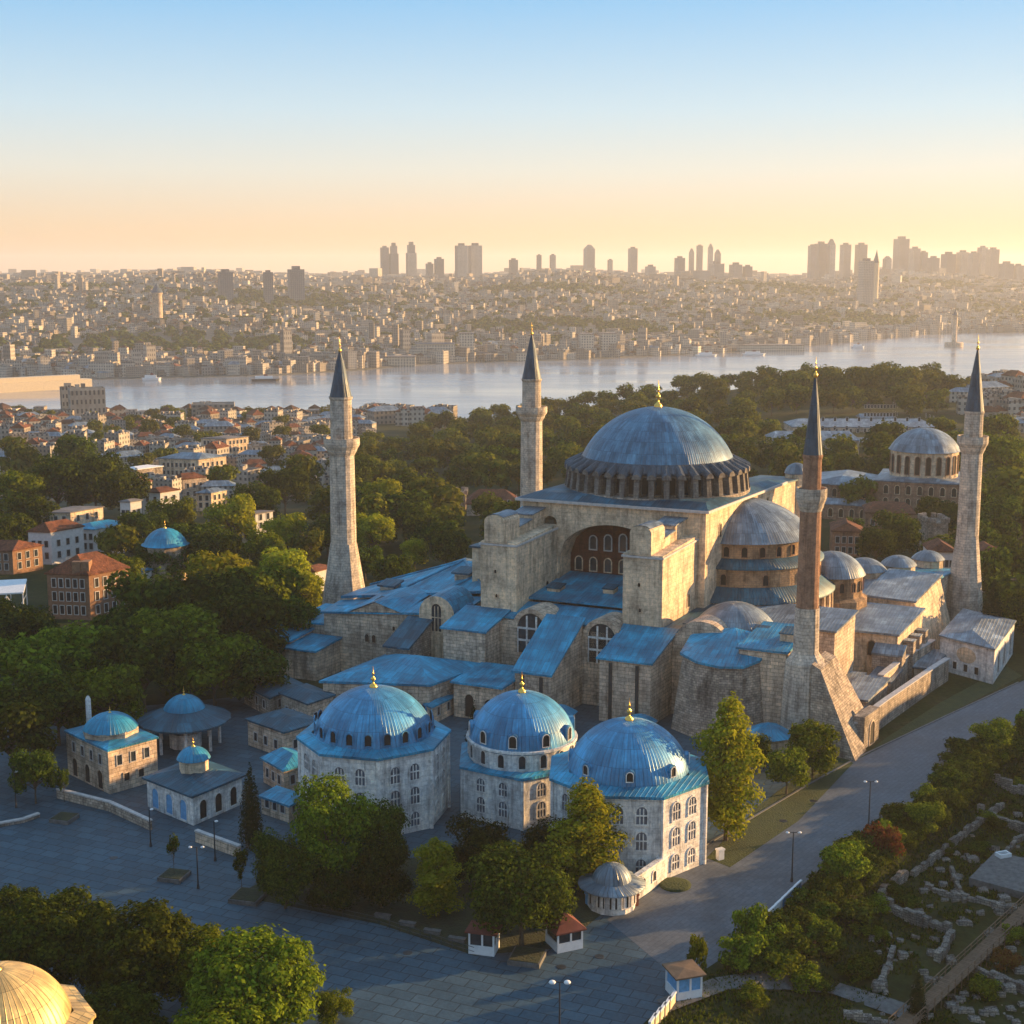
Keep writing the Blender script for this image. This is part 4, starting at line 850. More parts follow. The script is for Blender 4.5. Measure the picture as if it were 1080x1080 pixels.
def build_mass(name, label):
    V, Fc, Mi = [], [], []; mats = [M['leafw'], M['leafb'], M['bark']]; cache = {}
    for pair, x, y, z, a, s, sz in MASS:
        ca, sa = math.cos(a) * s, math.sin(a) * s
        for me in pair:
            if me.name not in cache: cache[me.name] = ([tuple(v.co) for v in me.vertices], [tuple(p.vertices) for p in me.polygons], mats.index(me.materials[0]))
            vv, ff, mi = cache[me.name]; b = len(V)
            V += [(x + ca * p[0] - sa * p[1], y + sa * p[0] + ca * p[1], z + p[2] * sz) for p in vv]; Fc += [tuple(i + b for i in f) for f in ff]; Mi += [mi] * len(ff)
    me = bpy.data.meshes.new(name); me.from_pydata(V, [], Fc)
    for m in mats: me.materials.append(m)
    me.polygons.foreach_set('material_index', Mi); me.update(); o = bpy.data.objects.new(name, me); C.collection.objects.link(o); tag(o, label, 'woods', None, 'stuff')
def T(px, py, rpx, kind, label, group=None, asp=2.1, **k):
    """tree whose crown is seen centred at (px, py) with radius rpx"""
    h = 9.0
    for _ in range(6):
        p = G(px, py, h * 0.6 + (zt(p.x, p.y) if _ else 0)); r = rpx / F * (p - Vector((0, 0, HC))).length; h = r * asp
    return tree(kind, p.x, p.y, h, r, label, group, **k)
tree('poplar', 28.8, 181.5, 21.0, 4.9, 'tall bright yellow green tree beside the rightmost tomb')
tree('poplar', 9.2, 165.6, 15.0, 4.9, 'slim bright green tree standing against front of the rightmost tomb')
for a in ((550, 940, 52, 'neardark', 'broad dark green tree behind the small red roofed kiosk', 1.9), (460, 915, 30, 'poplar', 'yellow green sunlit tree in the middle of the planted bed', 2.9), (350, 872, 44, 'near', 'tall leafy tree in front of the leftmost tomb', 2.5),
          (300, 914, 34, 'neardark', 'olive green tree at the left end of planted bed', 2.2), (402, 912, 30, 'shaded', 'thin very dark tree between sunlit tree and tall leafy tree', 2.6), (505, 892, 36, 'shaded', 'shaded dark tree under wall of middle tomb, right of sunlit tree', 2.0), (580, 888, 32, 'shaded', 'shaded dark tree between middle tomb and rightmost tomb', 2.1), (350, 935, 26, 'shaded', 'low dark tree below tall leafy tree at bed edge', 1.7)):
    T(*a[:5], asp=a[5])
T(396, 882, 30, 'neardark', 'dark bushy tree against right half of the leftmost tomb', asp=2.6)
T(176, 592, 20, 'middark', 'dark round tree right below the small blue cupola', asp=1.8)
T(150, 582, 18, 'middark', 'dark tree at left foot of the small blue cupola', asp=1.8)
T(203, 586, 18, 'middark', 'dark tree at right foot of the small blue cupola', asp=1.8)
tree('cypress', -34.6, 179.0, 11.2, 1.75, 'black green cypress at the corner of the square, left of leftmost tomb', name='cypress_tree')
tree('cypress', -5.6, 201.5, 12.5, 1.9, 'dark cypress squeezed between leftmost and middle tombs', name='cypress_tree')
tree('mid', 45.5, 205.5, 8.6, 3.9, 'bushy green tree at foot of the brick minaret', z=0)
tree('mid', 40.2, 198.5, 7.0, 3.3, 'smaller bushy green tree left of the brick minaret foot', z=0)
tree('middark', 36, 207, 6.4, 3.2, 'dark rounded tree behind the tall yellow green tree', z=0)
tree('sapling', 19.9, 173.0, 5.6, 1.9, 'thin young tree with dark leaves at rightmost tomb corner', z=0)
# rounded trees at the bottom of the picture
for a in ((12, 968, 40, 'rounddark', 'dark round crowned tree at far left end of bottom row'), (62, 985, 58, 'rounddark', 'second round crowned dark tree in the bottom row, above sunlit dome'), (143, 998, 60, 'rounddark', 'dark green round crowned tree in middle of the bottom row'),
          (205, 1012, 46, 'round', 'round green tree between dark tree and sunlit tree in bottom row'), (268, 1032, 66, 'round', 'large sunlit round crowned tree at right end of bottom row'), (233, 1092, 52, 'round', 'round light green tree at bottom edge below the sunlit one'), (352, 1058, 19, 'near', 'small sunlit young tree alone by bottom edge of square'), (120, 1080, 50, 'rounddark', 'shaded tree at bottom edge next to the sunlit dome')):
    T(*a, asp=1.9)
# left grove
gl = 'rounded green tree of the grove left of the mosque'; gg = 'grove left of the mosque'
for a in ((30, 705, 42), (85, 690, 40), (12, 770, 42), (60, 740, 38), (110, 735, 38), (150, 700, 42), (190, 680, 48), (165, 640, 46), (215, 640, 46), (255, 660, 46), (240, 615, 40), (285, 625, 36), (310, 655, 34), (225, 700, 40), (270, 705, 34), (130, 670, 34), (300, 600, 26), (40, 660, 26), (5, 660, 30), (320, 620, 24)):
    T(*a, ('midlit' if a[1] < 625 else rnd.choice(('middark', 'middark', 'mid'))), gl, gg, asp=2.0)
T(36, 815, 22, 'middark', 'single dark round tree at left side of the square', asp=2.4)
for a in ((245, 545, 26, 'midlit', 'bright yellow green tree right of the small blue cupola'), (180, 545, 24, 'mid', 'green tree just behind the small blue cupola'), (300, 560, 22, 'midlit', 'green tree at left of the flared minaret shaft'), (405, 525, 26, 'midlit', 'fresh green tree right of the flared minaret'), (395, 560, 22, 'midlit', 'yellow green tree low beside the flared minaret'), (437, 580, 16, 'midlit', 'small yellow green tree by west end of mosque roof'), (415, 605, 22, 'middark', 'dark tree at back of flared minaret foot')):
    T(*a)
gl2 = 'green tree of the belt between grove and shore town'; gg2 = 'tree belt below the shore town'
for a in ((20, 480, 22), (60, 510, 30), (100, 505, 32), (15, 520, 28), (130, 520, 26), (80, 480, 22), (40, 545, 26), (150, 560, 22), (120, 575, 24), (205, 575, 26), (270, 530, 26), (320, 500, 24), (300, 515, 24), (345, 530, 22), (370, 500, 22), (345, 560, 22), (230, 585, 26), (280, 580, 24), (10, 560, 22), (130, 605, 22), (325, 575, 20), (440, 550, 24), (470, 570, 24), (440, 520, 22), (385, 590, 18), (160, 590, 18), (195, 560, 12)):
    T(*a, rnd.choice(('middark', 'far', 'mid', 'middark')), gl2, gg2)
# right of the mosque
for a in ((905, 440 + 80, 20, 'far'), (948, 560, 24, 'middark'), (925, 575, 20, 'middark'), (1060, 480, 26, 'mid'), (1075, 520, 30, 'far'), (1050, 545, 26, 'middark'), (1075, 590, 26, 'middark'), (1070, 645, 26, 'middark'), (1010, 545, 18, 'middark'), (1050, 625, 14, 'middark'), (985, 540, 18, 'far'), (895, 560, 16, 'middark')):
    T(*a, 'shady green tree behind east end of the mosque', 'trees behind the east end')
T(1047, 640, 14, 'cypress', 'dark narrow tree just right of the flared minaret by road', asp=5)
# hillside wood behind
KEEP = [(85, 150, 395, 470), (-20, 20, 430, 500), (120, 250, 560, 690)]
n_ = 0
Y = 395.0
while Y < 930:
    x = -0.105 * Y if Y < 700 else -0.06 * Y
    while x < 0.30 * Y:
        xx, yy = x + rnd.uniform(-4, 4), Y + rnd.uniform(-9, 9)
        if not any(a < xx < b and c < yy < d for a, b, c, d in KEEP):
            h = rnd.uniform(10, 15.5); kd = 'far' if rnd.random() < 0.7 else 'fardark'; rr0 = h * rnd.uniform(0.45, 0.62)
            if n_ >= 180: mass_tree(kd, xx, yy, h, rr0); n_ += 1; x += rnd.uniform(10.5, 15.5) * (0.9 + Y / 4000); continue
            tree(kd, xx, yy, h, rr0, 'spring tree of the wooded park behind the mosque', 'wooded park behind the mosque'); n_ += 1
        x += rnd.uniform(10.5, 15.5) * (0.9 + Y / 4000)
    Y += 30 + Y * 0.022
for i in range(70):
    yy = rnd.uniform(290, 620); xx = rnd.uniform(max(106, 0.30 * yy), 0.36 * yy + 70)
    mass_tree('far' if rnd.random() < 0.6 else 'fardark', xx, yy, rnd.uniform(8, 14), rnd.uniform(4.5, 7))
for i in range(14):   # crest of the wooded hill at the right
    x = lerp(150, 250, i / 13); tree('far', x + rnd.uniform(-4, 4), 800 + rnd.uniform(-20, 20), 14 + 6 * math.sin(math.pi * i / 13), 8.5, 'tall tree on the crest of wooded hill right of great dome', 'trees on the hill crest')

build_mass('woods', 'farther trees of the wooded park reading as one green mass')
# ---------------------------------------------------------------- other buildings
def quad(near, left, right): return [Vector(left), Vector(near), Vector(right), Vector(left) + Vector(right) - Vector(near)]
def hip(q, pg, z, h, ov=0.5, th=0.3, ridge=0.0):
    c = sum(pg, Vector((0, 0, 0))) / len(pg); e = [c + (p - c) * (1 + ov / max(1, (p - c).length)) for p in pg]
    q.prism([up(p, z) for p in e], [up(p, z + th) for p in e]); n = len(e)
    if ridge <= 0 or n != 4:
        for i in range(n): q.face([up(e[i], z + th + 0.01), up(e[(i + 1) % n], z + th + 0.01), up(c, z + h)])
    else:
        la, lb = (e[1] - e[0]).length, (e[2] - e[1]).length
        if la < lb: e = e[1:] + e[:1]
        m0, m1 = (e[0] + e[3]) / 2, (e[1] + e[2]) / 2; r0, r1 = m0.lerp(m1, 0.5 - ridge / 2), m0.lerp(m1, 0.5 + ridge / 2); zz = z + th + 0.01
        q.face([up(e[0], zz), up(e[1], zz), up(r1, z + h), up(r0, z + h)]); q.face([up(e[2], zz), up(e[3], zz), up(r0, z + h), up(r1, z + h)])
        q.face([up(e[1], zz), up(e[2], zz), up(r1, z + h)]); q.face([up(e[3], zz), up(e[0], zz), up(r0, z + h)])
def house(name, pg, z0, h, label, cat, wall, roof, rh=2.0, rows=(), n=(3, 3), ridge=0.5, arched=False, wsize=(1.0, 1.7), ov=0.5, group=None, wm=None):
    c = sum(pg, Vector((0, 0, 0))) / 4; t = thing(name, (c.x, c.y, z0), label, cat, group)
    q = MB(); q.prism([up(p, z0 - 0.6) for p in pg], [up(p, z0 + h) for p in pg]); q.build('wall', wall, t)
    q = MB(); hip(q, pg, z0 + h, rh, ov, 0.28, ridge); q.build('roof', roof, t)
    for i in (0, 1):
        for z in rows: windows(pg[i], pg[i + 1], n[i], z0 + z, wsize[0], wsize[1], t, margin=0.08, arched=arched, mats=wm, fr=0.12, proud=0.1)
    return t, c
pg = quad(G(116, 838), G(72, 816), G(167, 823))
t, c = house('stone_library', pg, 0, 6.6, 'two storey stone building with blue dome at edge of the square', 'building', M['stone'], M['lead'], 0.9, (4.1,), (4, 3), 0, False, (0.8, 1.5), 0.35)
q = MB(); q.lathe(c, [(4.2, 7.0, 0), (4.2, 8.0, 0)], 8, smooth=False); q.build('drum', M['stone'], t)
q = MB(); q.lathe(c, cap_prof(4.1, 7.9, 2.3, 8), 32); q.build('dome', M['lead'], t); finial(t, c, 10.1, 1.2, 0.2)
windows(pg[0], pg[1], 3, 0.3, 1.4, 2.8, t, margin=0.05, mats=[M['stone'], M['void']]); windows(pg[1], pg[2], 2, 1.4, 0.9, 1.2, t, arched=False, mats=[M['stone'], M['void']], margin=0.2)
q = MB(); q.lathe(pg[0] + Vector((2.2, 4.5, 0)), [(0.45, 6, 0), (0.42, 10.4, 0), (0.2, 10.9, 0), (0.02, 11, 0)], 10); q.build('chimney', M['marble'], t)
pg = quad(G(204, 871), G(156, 851), G(256, 848))
t, c = house('pavilion', pg, 0, 4.2, 'low white arcaded pavilion with tiny blue dome facing square', 'pavilion', M['marble'], M['leaddark'], 1.7, (), (3, 3), 0, True, ov=0.7)
windows(pg[0], pg[1], 3, 0.4, 1.5, 2.9, t, margin=0.04, mats=[M['marble'], M['bluepanel']]); windows(pg[1], pg[2], 3, 0.5, 1.3, 2.7, t, margin=0.04, mats=[M['marble'], M['void']])
q = MB(); q.lathe(c, [(2.1, 4.6, 0), (2.1, 7.2, 0)], 8, smooth=False); q.build('lantern', M['plaster'], t)
q = MB(); q.lathe(c, cap_prof(2.4, 7.15, 1.7, 8), 24); q.build('dome', M['lead'], t); finial(t, c, 8.8, 1.6, 0.22)
# ablution fountain with a wide canopy
c = G(196, 786); c.z = 0; t = thing('fountain', c, 'round ablution fountain under wide dark blue canopy with small dome', 'fountain')
q = MB(); q.lathe(c, [(7.4, 4.3, 0), (7.4, 4.6, 0), (3.4, 6.2, 0), (3.2, 6.4, 0)], 16, smooth=False); q.build('canopy', M['leaddark'], t)
q = MB(); q.lathe(c, cap_prof(3.3, 6.3, 2.2, 8), 24); q.build('dome', M['lead'], t); finial(t, c, 8.4, 1.5, 0.22)
for i in range(8):
    a = 2 * math.pi * (i + 0.3) / 8; p = c + Vector((math.cos(a) * 5.4, math.sin(a) * 5.4, 0)); q = MB(); q.tube(p, up(p, 4.4), 0.26, 8); q.build('column', M['marble'], t)
q = MB(); q.lathe(c, [(2.6, 0, 0), (2.6, 2.4, 0), (0.1, 2.6, 0)], 12, smooth=False); q.build('basin', M['marble'], t)
# small service buildings beside the fountain
for (n0, l0, r0, h, rh, lab, wl, rf) in (
        ((300, 800), (262, 786), (340, 788), 4.2, 1.2, 'long low building with dark roof and pale openings beside the fountain', M['stone'], M['leaddark']),
        ((325, 770), (297, 758), (352, 760), 4.4, 1.1, 'small square stone house with dark hipped roof behind the low building', M['stone'], M['leaddark']),
        ((285, 757), (258, 742), (318, 742), 3.4, 0.9, 'dark flat roofed shed left of the small square stone house', M['rubble'], M['leaddark']),
        ((300, 838), (278, 825), (330, 828), 3.6, 1.6, 'little house with bright blue ridge roof behind the cypress', M['stone'], M['lead']),
        ((305, 868), (276, 858), (322, 858), 2.4, 0.6, 'tiny blue roofed hut next to leftmost tomb', M['stone'], M['lead']),
        ((455, 765), (432, 752), (480, 752), 3.0, 0.8, 'low annex with blue roof behind leftmost tomb', M['stone'], M['lead'])):
    house('annex_house', quad(G(*n0), G(*l0), G(*r0)), 0, h, lab, 'building', wl, rf, rh, (1.2,), (3, 2), 0.5, False, (0.8, 1.4))
# houses at the left
def hz(px, Y, wl, wr, h, *a, z=None, **k):
    p = D(px, 500, Y); p.z = 0; fr = frame((p.x, p.y), k.pop('ang', 30)); z = zt(p.x, p.y) if z is None else z
    pg = [fr(-wl, wl * 0.25), fr(0, 0), fr(wr * 0.9, wr * 0.9), fr(wr * 0.9 - wl, wr * 0.9 + wl * 0.25)]
    for p_ in pg: p_.z = 0
    return house(a[0], pg, z, h, *a[1:], **k)
M['brownwall'] = plain('brown_timber_wall', (0.24, 0.13, 0.075), 0.85, 0, 0.3)
M['whitewall'] = plain('white_render', (0.58, 0.56, 0.54), 0.85, 0, 0.15)
t, c = hz(88, 303, 9.5, 8.0, 10.0, 'mansion', 'old brown timber mansion with red mansard roof among trees', 'house', M['brownwall'], M['tile'], rh=4.2, rows=(1.2, 4.2, 7.2), n=(5, 4), ridge=0.45, wsize=(0.9, 1.9), ang=5, wm=[M['whitewall'], M['void']])
for k_ in (0.3, 0.62):
    q = MB(); p = Vector((c.x - 3 + 6 * k_, c.y - 3, 0)); q.prism([up(p + Vector((a, b, 0)), t.location.z + 10.4) for a, b in ((-0.9, -1.4), (0.9, -1.4), (0.9, 1.2), (-0.9, 1.2))], [up(p + Vector((a, b, 0)), t.location.z + 13) for a, b in ((-0.9, -1.4), (0.9, -1.4), (0.9, 1.2), (-0.9, 1.2))]); q.build('dormer', M['brownwall'], t)
hz(50, 366, 6.0, 8.0, 8.6, 'town_house', 'white gabled house with brown roof above the brown mansion', 'house', M['whitewall'], M['tile'], rh=2.4, rows=(1.5, 4.6), n=(3, 3), ridge=0.6, ang=8)
hz(72, 385, 8, 9, 11.0, 'town_house', 'cream sunlit house with flat roof behind the white gabled house', 'house', M['plaster'], M['houseroof'], rh=0.5, rows=(2, 5.5, 8.4), n=(3, 3), ridge=0.5, ang=12)
hz(98, 378, 8, 9, 7.4, 'town_house', 'pale blue white house right of the cream sunlit house', 'house', M['whitewall'], M['lead'], rh=1.6, rows=(2, 4.6), n=(4, 3), ang=6)
hz(122, 330, 7, 7, 4.0, 'town_house', 'small low house with pale blue roof right of the brown mansion', 'house', M['whitewall'], M['lead'], rh=1.6, rows=(1.5,), n=(3, 3), ang=6)
hz(136, 400, 3, 3, 12, 'town_house', 'narrow grey house with many floors left of the small blue cupola', 'house', M['whitewall'], M['houseroof'], rh=0.8, rows=(2, 5, 8), n=(2, 2), ang=6)
hz(210, 580, 17, 11, 7.5, 'town_hall', 'long pale institutional block with pale roof at edge of shore town', 'building', M['plaster'], M['leadgrey'], rh=2.2, rows=(1.0, 4.2), n=(8, 5), ang=4)
hz(240, 650, 12, 10, 11, 'town_hall', 'taller pale block with flat roof behind the long institutional block', 'building', M['plaster'], M['houseroof'], rh=0.8, rows=(1.5, 5, 8.4), n=(6, 5), ang=4)
hz(145, 520, 7, 9, 9, 'town_house', 'weathered ruined looking house with white sunlit roof between trees', 'house', M['rubble'], M['white'], rh=1.0, rows=(1.5, 5), n=(3, 3), ang=6)
hz(168, 455, 6, 6, 8, 'town_house', 'pale narrow house standing between dark trees left of cupola', 'house', M['whitewall'], M['tile'], rh=1.5, rows=(1.5, 5), n=(2, 2), ang=6)
hz(330, 330, 5, 5, 5.0, 'town_house', 'little pale house left of the flared minaret foot', 'house', M['whitewall'], M['tile'], rh=1.2, rows=(1.5,), n=(2, 2), ang=10)
hz(192, 500, 5, 7, 7.5, 'town_house', 'grey house with tiled roof on open ground right of the weathered house', 'house', M['stone'], M['tile'], rh=2.0, rows=(1.2, 4.2), n=(3, 3), ang=-8)
hz(222, 470, 5, 6, 6.0, 'town_house', 'small cream house with lead roof between two yellow green trees', 'house', M['plaster'], M['leadgrey'], rh=1.4, rows=(1.2, 3.6), n=(2, 3), ang=14)
hz(268, 400, 4, 5, 8.5, 'town_house', 'narrow pale house showing between trees left of the flared minaret shaft', 'house', M['whitewall'], M['houseroof'], rh=0.5, rows=(1.5, 4.2, 6.6), n=(2, 2), ang=4)
hz(312, 380, 6, 5, 4.6, 'town_house', 'low brown shed under trees beside the narrow pale house', 'house', M['brownwall'], M['tile'], rh=1.4, rows=(1.4,), n=(3, 2), ang=8)
hz(8, 352, 9, 7, 6.0, 'town_house', 'dark tiled low house behind the white canopy shed', 'house', M['brownwall'], M['tile'], rh=2.2, rows=(1.2, 3.6), n=(4, 3), ang=10)
c = D(174, 560, 345); c.z = 0; t = thing('domed_tomb', c, 'small cupola with bright blue dome among left trees', 'tomb')
q = MB(); q.prism(ngon(c, 5.4, 8, 10), [up(p, 9.0) for p in ngon(c, 5.4, 8, 10)]); q.build('wall', M['stone'], t)
q = MB(); q.lathe(c, [(5.9, 8.9, 0)] + cap_prof(5.2, 9.3, 3.6, 10), 32); q.build('dome', M['lead'], t); finial(t, c, 12.8, 2.2, 0.3)
c = D(6, 625, 296); t = thing('canopy_shed', (c.x, c.y, 0), 'white flat canopy on thin steel frame at left edge of picture', 'shed'); fr = frame((c.x, c.y), 14)
q = MB(); q.slab([fr(-8, -4, 8.6), fr(4, -4, 8.6), fr(4, 5, 9.6), fr(-8, 5, 9.6)], 0.3); q.build('roof', M['white'], t)
for a in (-7.5, -3.5, 0.5, 3.8):
    for b in (-3.8, 4.6):
        q = MB(); q.tube(fr(a, b, 0), fr(a, b, 8.5), 0.14, 6); q.build('post', M['white'], t)
q = MB()
for a in (-7.5, -3.5, 0.5): q.tube(fr(a, -3.8, 1), fr(a + 4, -3.8, 8), 0.08, 5); q.tube(fr(a + 4, -3.8, 1), fr(a, -3.8, 8), 0.08, 5)
q.build('bracing', M['white'], t)
# buildings behind the mosque
def pgq(px0, px1, Y, dep, ang=0.0):
    a, b = D(px0, 500, Y), D(px1, 500, Y); a.z = b.z = 0; d = (b - a); L_ = d.length; fr = frame((a.x, a.y), ang); return [fr(0, 0), fr(L_, 0), fr(L_, dep), fr(0, dep)]
def crenellated(name, px0, px1, Y, z1, label):
    pg = pgq(px0, px1, Y, 9); c = sum(pg, Vector()) / 4; z0 = zt(c.x, c.y); t = thing(name, (c.x, c.y, z0), label, 'gate')
    q = MB(); q.prism([up(p, z0 - 1) for p in pg], [up(p, z1) for p in pg]); q.build('wall', M['rubble'], t)
    for k_ in range(4):
        a, b = pg[k_], pg[(k_ + 1) % 4]; n = max(2, int((b - a).length / 2.2))
        for i in range(n):
            p = a.lerp(b, (i + 0.5) / n); q = MB(); q.prism([up(p + Vector((x, y, 0)), z1 - 0.02) for x, y in ((-.6, -.5), (.6, -.5), (.6, .5), (-.6, .5))], [up(p + Vector((x, y, 0)), z1 + 1.3) for x, y in ((-.6, -.5), (.6, -.5), (.6, .5), (-.6, .5))]); q.build('merlon', M['rubble'], t)
crenellated('gate_tower', 456, 491, 470, D(470, 522, 470).z, 'pale crenellated wall tower beyond the mosque, left of red roof')
crenellated('gate_tower', 982, 1003, 372, D(990, 552, 372).z, 'crenellated stone gate tower behind the flared minaret by road')
house('long_house', pgq(492, 545, 455, 14), zt(0, 455), D(520, 532, 455).z - zt(0, 455), 'long building with dull red tiled roof right of crenellated tower', 'building', M['stone'], M['tile'], 4.0, (3.0,), (6, 3))
ci = D(974, 500, 432); ci.z = zt(ci.x, ci.y); t = thing('church', ci, 'old brick church with broad grey blue dome behind the mosque', 'church')
zd = D(974, 500, 432).z; zt2 = D(974, 474, 432).z; za = D(974, 452, 432).z; rr = 35 / F * 432
q = MB(); q.lathe(ci, [(rr, zd - 3, 0), (rr, zt2, 0), (rr + 0.5, zt2 + 0.2, 0)], 20, smooth=False); q.build('drum', M['plaster'], t)
q = MB(); q.lathe(ci, [(rr + 0.7, zt2, 0)] + cap_prof(rr + 0.4, zt2 + 0.3, za - zt2, 10), 40); q.build('dome', M['leadgrey'], t)
for i in range(20):
    a = 2 * math.pi * (i + 0.5) / 20
    def Pt(s, z, o, a=a): return Vector((ci.x + math.cos(a) * (rr + o) - math.sin(a) * s, ci.y + math.sin(a) * (rr + o) + math.cos(a) * s, z))
    window(Pt, 0, zd + 1.0, 1.3, zt2 - zd - 2.2, t, 'window', [M['brick'], M['void']], fr=0.2)
fr = frame((ci.x, ci.y), -20)
def cb(u0, u1, v0, v1, h, rh, nm):
    pg = [fr(u0, v0), fr(u1, v0), fr(u1, v1), fr(u0, v1)]
    for p in pg: p.z = 0
    q = MB(); q.prism([up(p, ci.z - 8) for p in pg], [up(p, h) for p in pg]); o = q.build(nm, M['brick2'], t); q = MB(); hip(q, pg, h, rh, 0.5, 0.3, 0.6); q.build('roof', M['leadgrey'], o)
    for i in (0, 1):
        for z in (h - 3.6, h - 7.4): windows(pg[i], pg[i + 1], max(2, int((pg[i + 1] - pg[i]).length / 3.4)), z, 1.3, 2.6, o, mats=[M['plaster'], M['void']], margin=0.06, fr=0.15)
M['brick2'] = stone('banded_brick_stone', (0.36, 0.22, 0.15), (0.27, 0.15, 0.10), (0.33, 0.27, 0.22), 1.2, 0.5, 0.65)
cb(-13, 13, -13, 13, zd - 1.0, 1.6, 'nave'); cb(-34, -13.2, -12, 11, zd - 3.0, 2.4, 'aisle'); cb(-31, -13.2, -19, -12.2, zd - 8, 1.6, 'porch'); cb(13.2, 22, -8, 8, zd - 6, 2, 'apse_block')
for (a, b, Y, yt, dp, lab) in ((835, 985, 640, 447, 22, 'long pale palace kitchen range with low roof on the wooded hill'), (815, 905, 560, 461, 18, 'grey roofed palace wing left of the brick church'), (862, 960, 590, 470, 24, 'ridge roofed palace range close behind brick church'), (905, 945, 700, 440, 14, 'small far palace block at the hill top')):
    p = D((a + b) / 2, 500, Y); z0 = zt(p.x, p.y); house('palace_range', pgq(a, b, Y, dp, 14 if a == 862 else 0), z0 - 3, D((a + b) / 2, yt + 4, Y).z - z0 + 3, lab, 'palace', M['stone'], M['leadgrey'], 3.0, (4, 8), (10, 3), 0.85)
house('white_house', pgq(985, 1012, 338, 9, -6), 0, D(1000, 582, 338).z, 'white house row with red roof behind the small arched tomb, left house', 'house', M['whitewall'], M['tile'], 2.2, (1.2, 4.6), (5, 3), 0.6)
house('white_house', pgq(1035, 1062, 330, 9, -6), 0, D(1050, 586, 330).z, 'white two storey house right of flared minaret by road', 'house', M['whitewall'], M['tile'], 2.2, (1.2, 4.6), (5, 3), 0.6)
house('red_house', pgq(915, 965, 395, 12, -10), 0, 8, 'reddish house with tiled roof among trees below the brick church', 'house', M['brick'], M['tile'], 2.6, (1.2, 4.6), (6, 3), 0.6)
house('red_house', pgq(880, 912, 372, 12, -10), 0, 7, 'dark red roofed house just right of the brick minaret shaft', 'house', M['brick'], M['tile'], 2.2, (1.2, 4.0), (4, 3), 0.6)
house('red_house', pgq(1040, 1090, 345, 12, -10), 0, 6, 'low house with dark roof at right edge behind trees', 'house', M['stone'], M['tile'], 2.0, (1.2,), (4, 3), 0.6)
# small arched tomb at the road
pg = quad(G(1047, 722), G(990, 706), G(1068, 690)); pg = [Vector((p.x, p.y, 0)) for p in pg]
t, c = house('arched_tomb', pg, 0, 6.6, 'small white arcaded tomb building with pale blue roof at the roadside', 'tomb', M['marble'], M['leadgrey'], 1.2, (), (3, 3), 0.5, True)
windows(pg[1], pg[2], 3, 1.0, 1.6, 4.4, t, margin=0.05, mats=[M['marble'], M['void']]); windows(pg[0], pg[1], 3, 1.0, 0.9, 1.4, t, arched=False, margin=0.2, mats=[M['marble'], M['void']])
P, L_ = wallP(pg[0], pg[1]); q = MB(); q.face([P(L_ / 2 + 2.2 * math.cos(2 * math.pi * i / 20), 4.2 + 1.5 * math.sin(2 * math.pi * i / 20), 0.06) for i in range(20)]); q.build('plaque', M['gold2'] if 'gold2' in M else M['plaster'], t)
# garden walls
def wall_run(pts, h, th, m, name, label, cat='wall', cope=None):
    t = thing(name, (pts[0][0], pts[0][1], 0), label, cat); q = MB(); q2 = MB()
    for a, b in zip(pts, pts[1:]):
        a, b = Vector((a[0], a[1], 0)), Vector((b[0], b[1], 0)); d = (b - a).normalized(); nn = Vector((-d.y, d.x, 0)) * th; z = zt((a.x + b.x) / 2, (a.y + b.y) / 2) - 0.4
        q.prism([up(p, z) for p in (a, b, b + nn, a + nn)], [up(p, z + h + 0.4) for p in (a, b, b + nn, a + nn)])
        n2 = nn * 0.25; q2.prism([up(p, z + h + 0.4) for p in (a - n2, b - n2, b + nn + n2, a + nn + n2)], [up(p, z + h + 0.62) for p in (a - n2, b - n2, b + nn + n2, a + nn + n2)])
    q.build('masonry', m, t); q2.build('coping', cope or M['frame'], t); return t
wall_run([G(902, 790), G(935, 764), G(985, 728), G(1000, 718)], 4.2, 0.7, M['rubble'], 'boundary_wall', 'weathered stone boundary wall between mosque and grass strip')
wall_run([G(930, 742), G(958, 718), G(985, 702)], 5.0, 0.8, M['stone'], 'terrace_wall', 'upper terrace wall climbing to the small arched tomb')
t = thing('garden_gate', G(912, 785), 'round arched stone gateway in boundary wall at foot of raking buttress', 'gate'); a, b = G(905, 790), G(921, 778)
P, L_ = wallP(a, b); q = MB(); q.prism([P(0, 0, 0.9), P(L_, 0, 0.9), P(L_, 0, -0.9), P(0, 0, -0.9)], [P(0, 5.4, 0.9), P(L_, 5.4, 0.9), P(L_, 5.4, -0.9), P(0, 5.4, -0.9)]); q.build('masonry', M['rubble'], t)
window(lambda s, z, o=0.0: P(s, z, o + 0.9), L_ / 2, 0.1, 1.9, 3.8, t, 'doorway', [M['stone'], M['void']], fr=0.3)
wall_run([G(60, 842), G(115, 856), G(158, 876)], 1.3, 0.4, M['rubble'], 'garden_wall', 'low stone wall in front of the domed stone building')
wall_run([G(206, 888), G(252, 905)], 1.5, 0.4, M['stone'], 'garden_wall', 'low stone wall in front of the arcaded pavilion')
wall_run([G(-40, 880), G(25, 868), G(42, 862)], 0.45, 0.4, M['rubble'], 'garden_wall', 'knee high stone edging at left end of the square')
t = wall_run([G(655, 962), G(700, 930), G(738, 897)], 3.0, 0.5, M['marble'], 'tomb_wall', 'white wall with small windows at foot of the rightmost tomb', cope=M['marble'])
P, L_ = wallP(G(655, 962), G(700, 930))
windows(G(655, 962), G(700, 930), 3, 1.1, 0.8, 1.3, t, arched=True, mats=[M['marble'], M['void']])
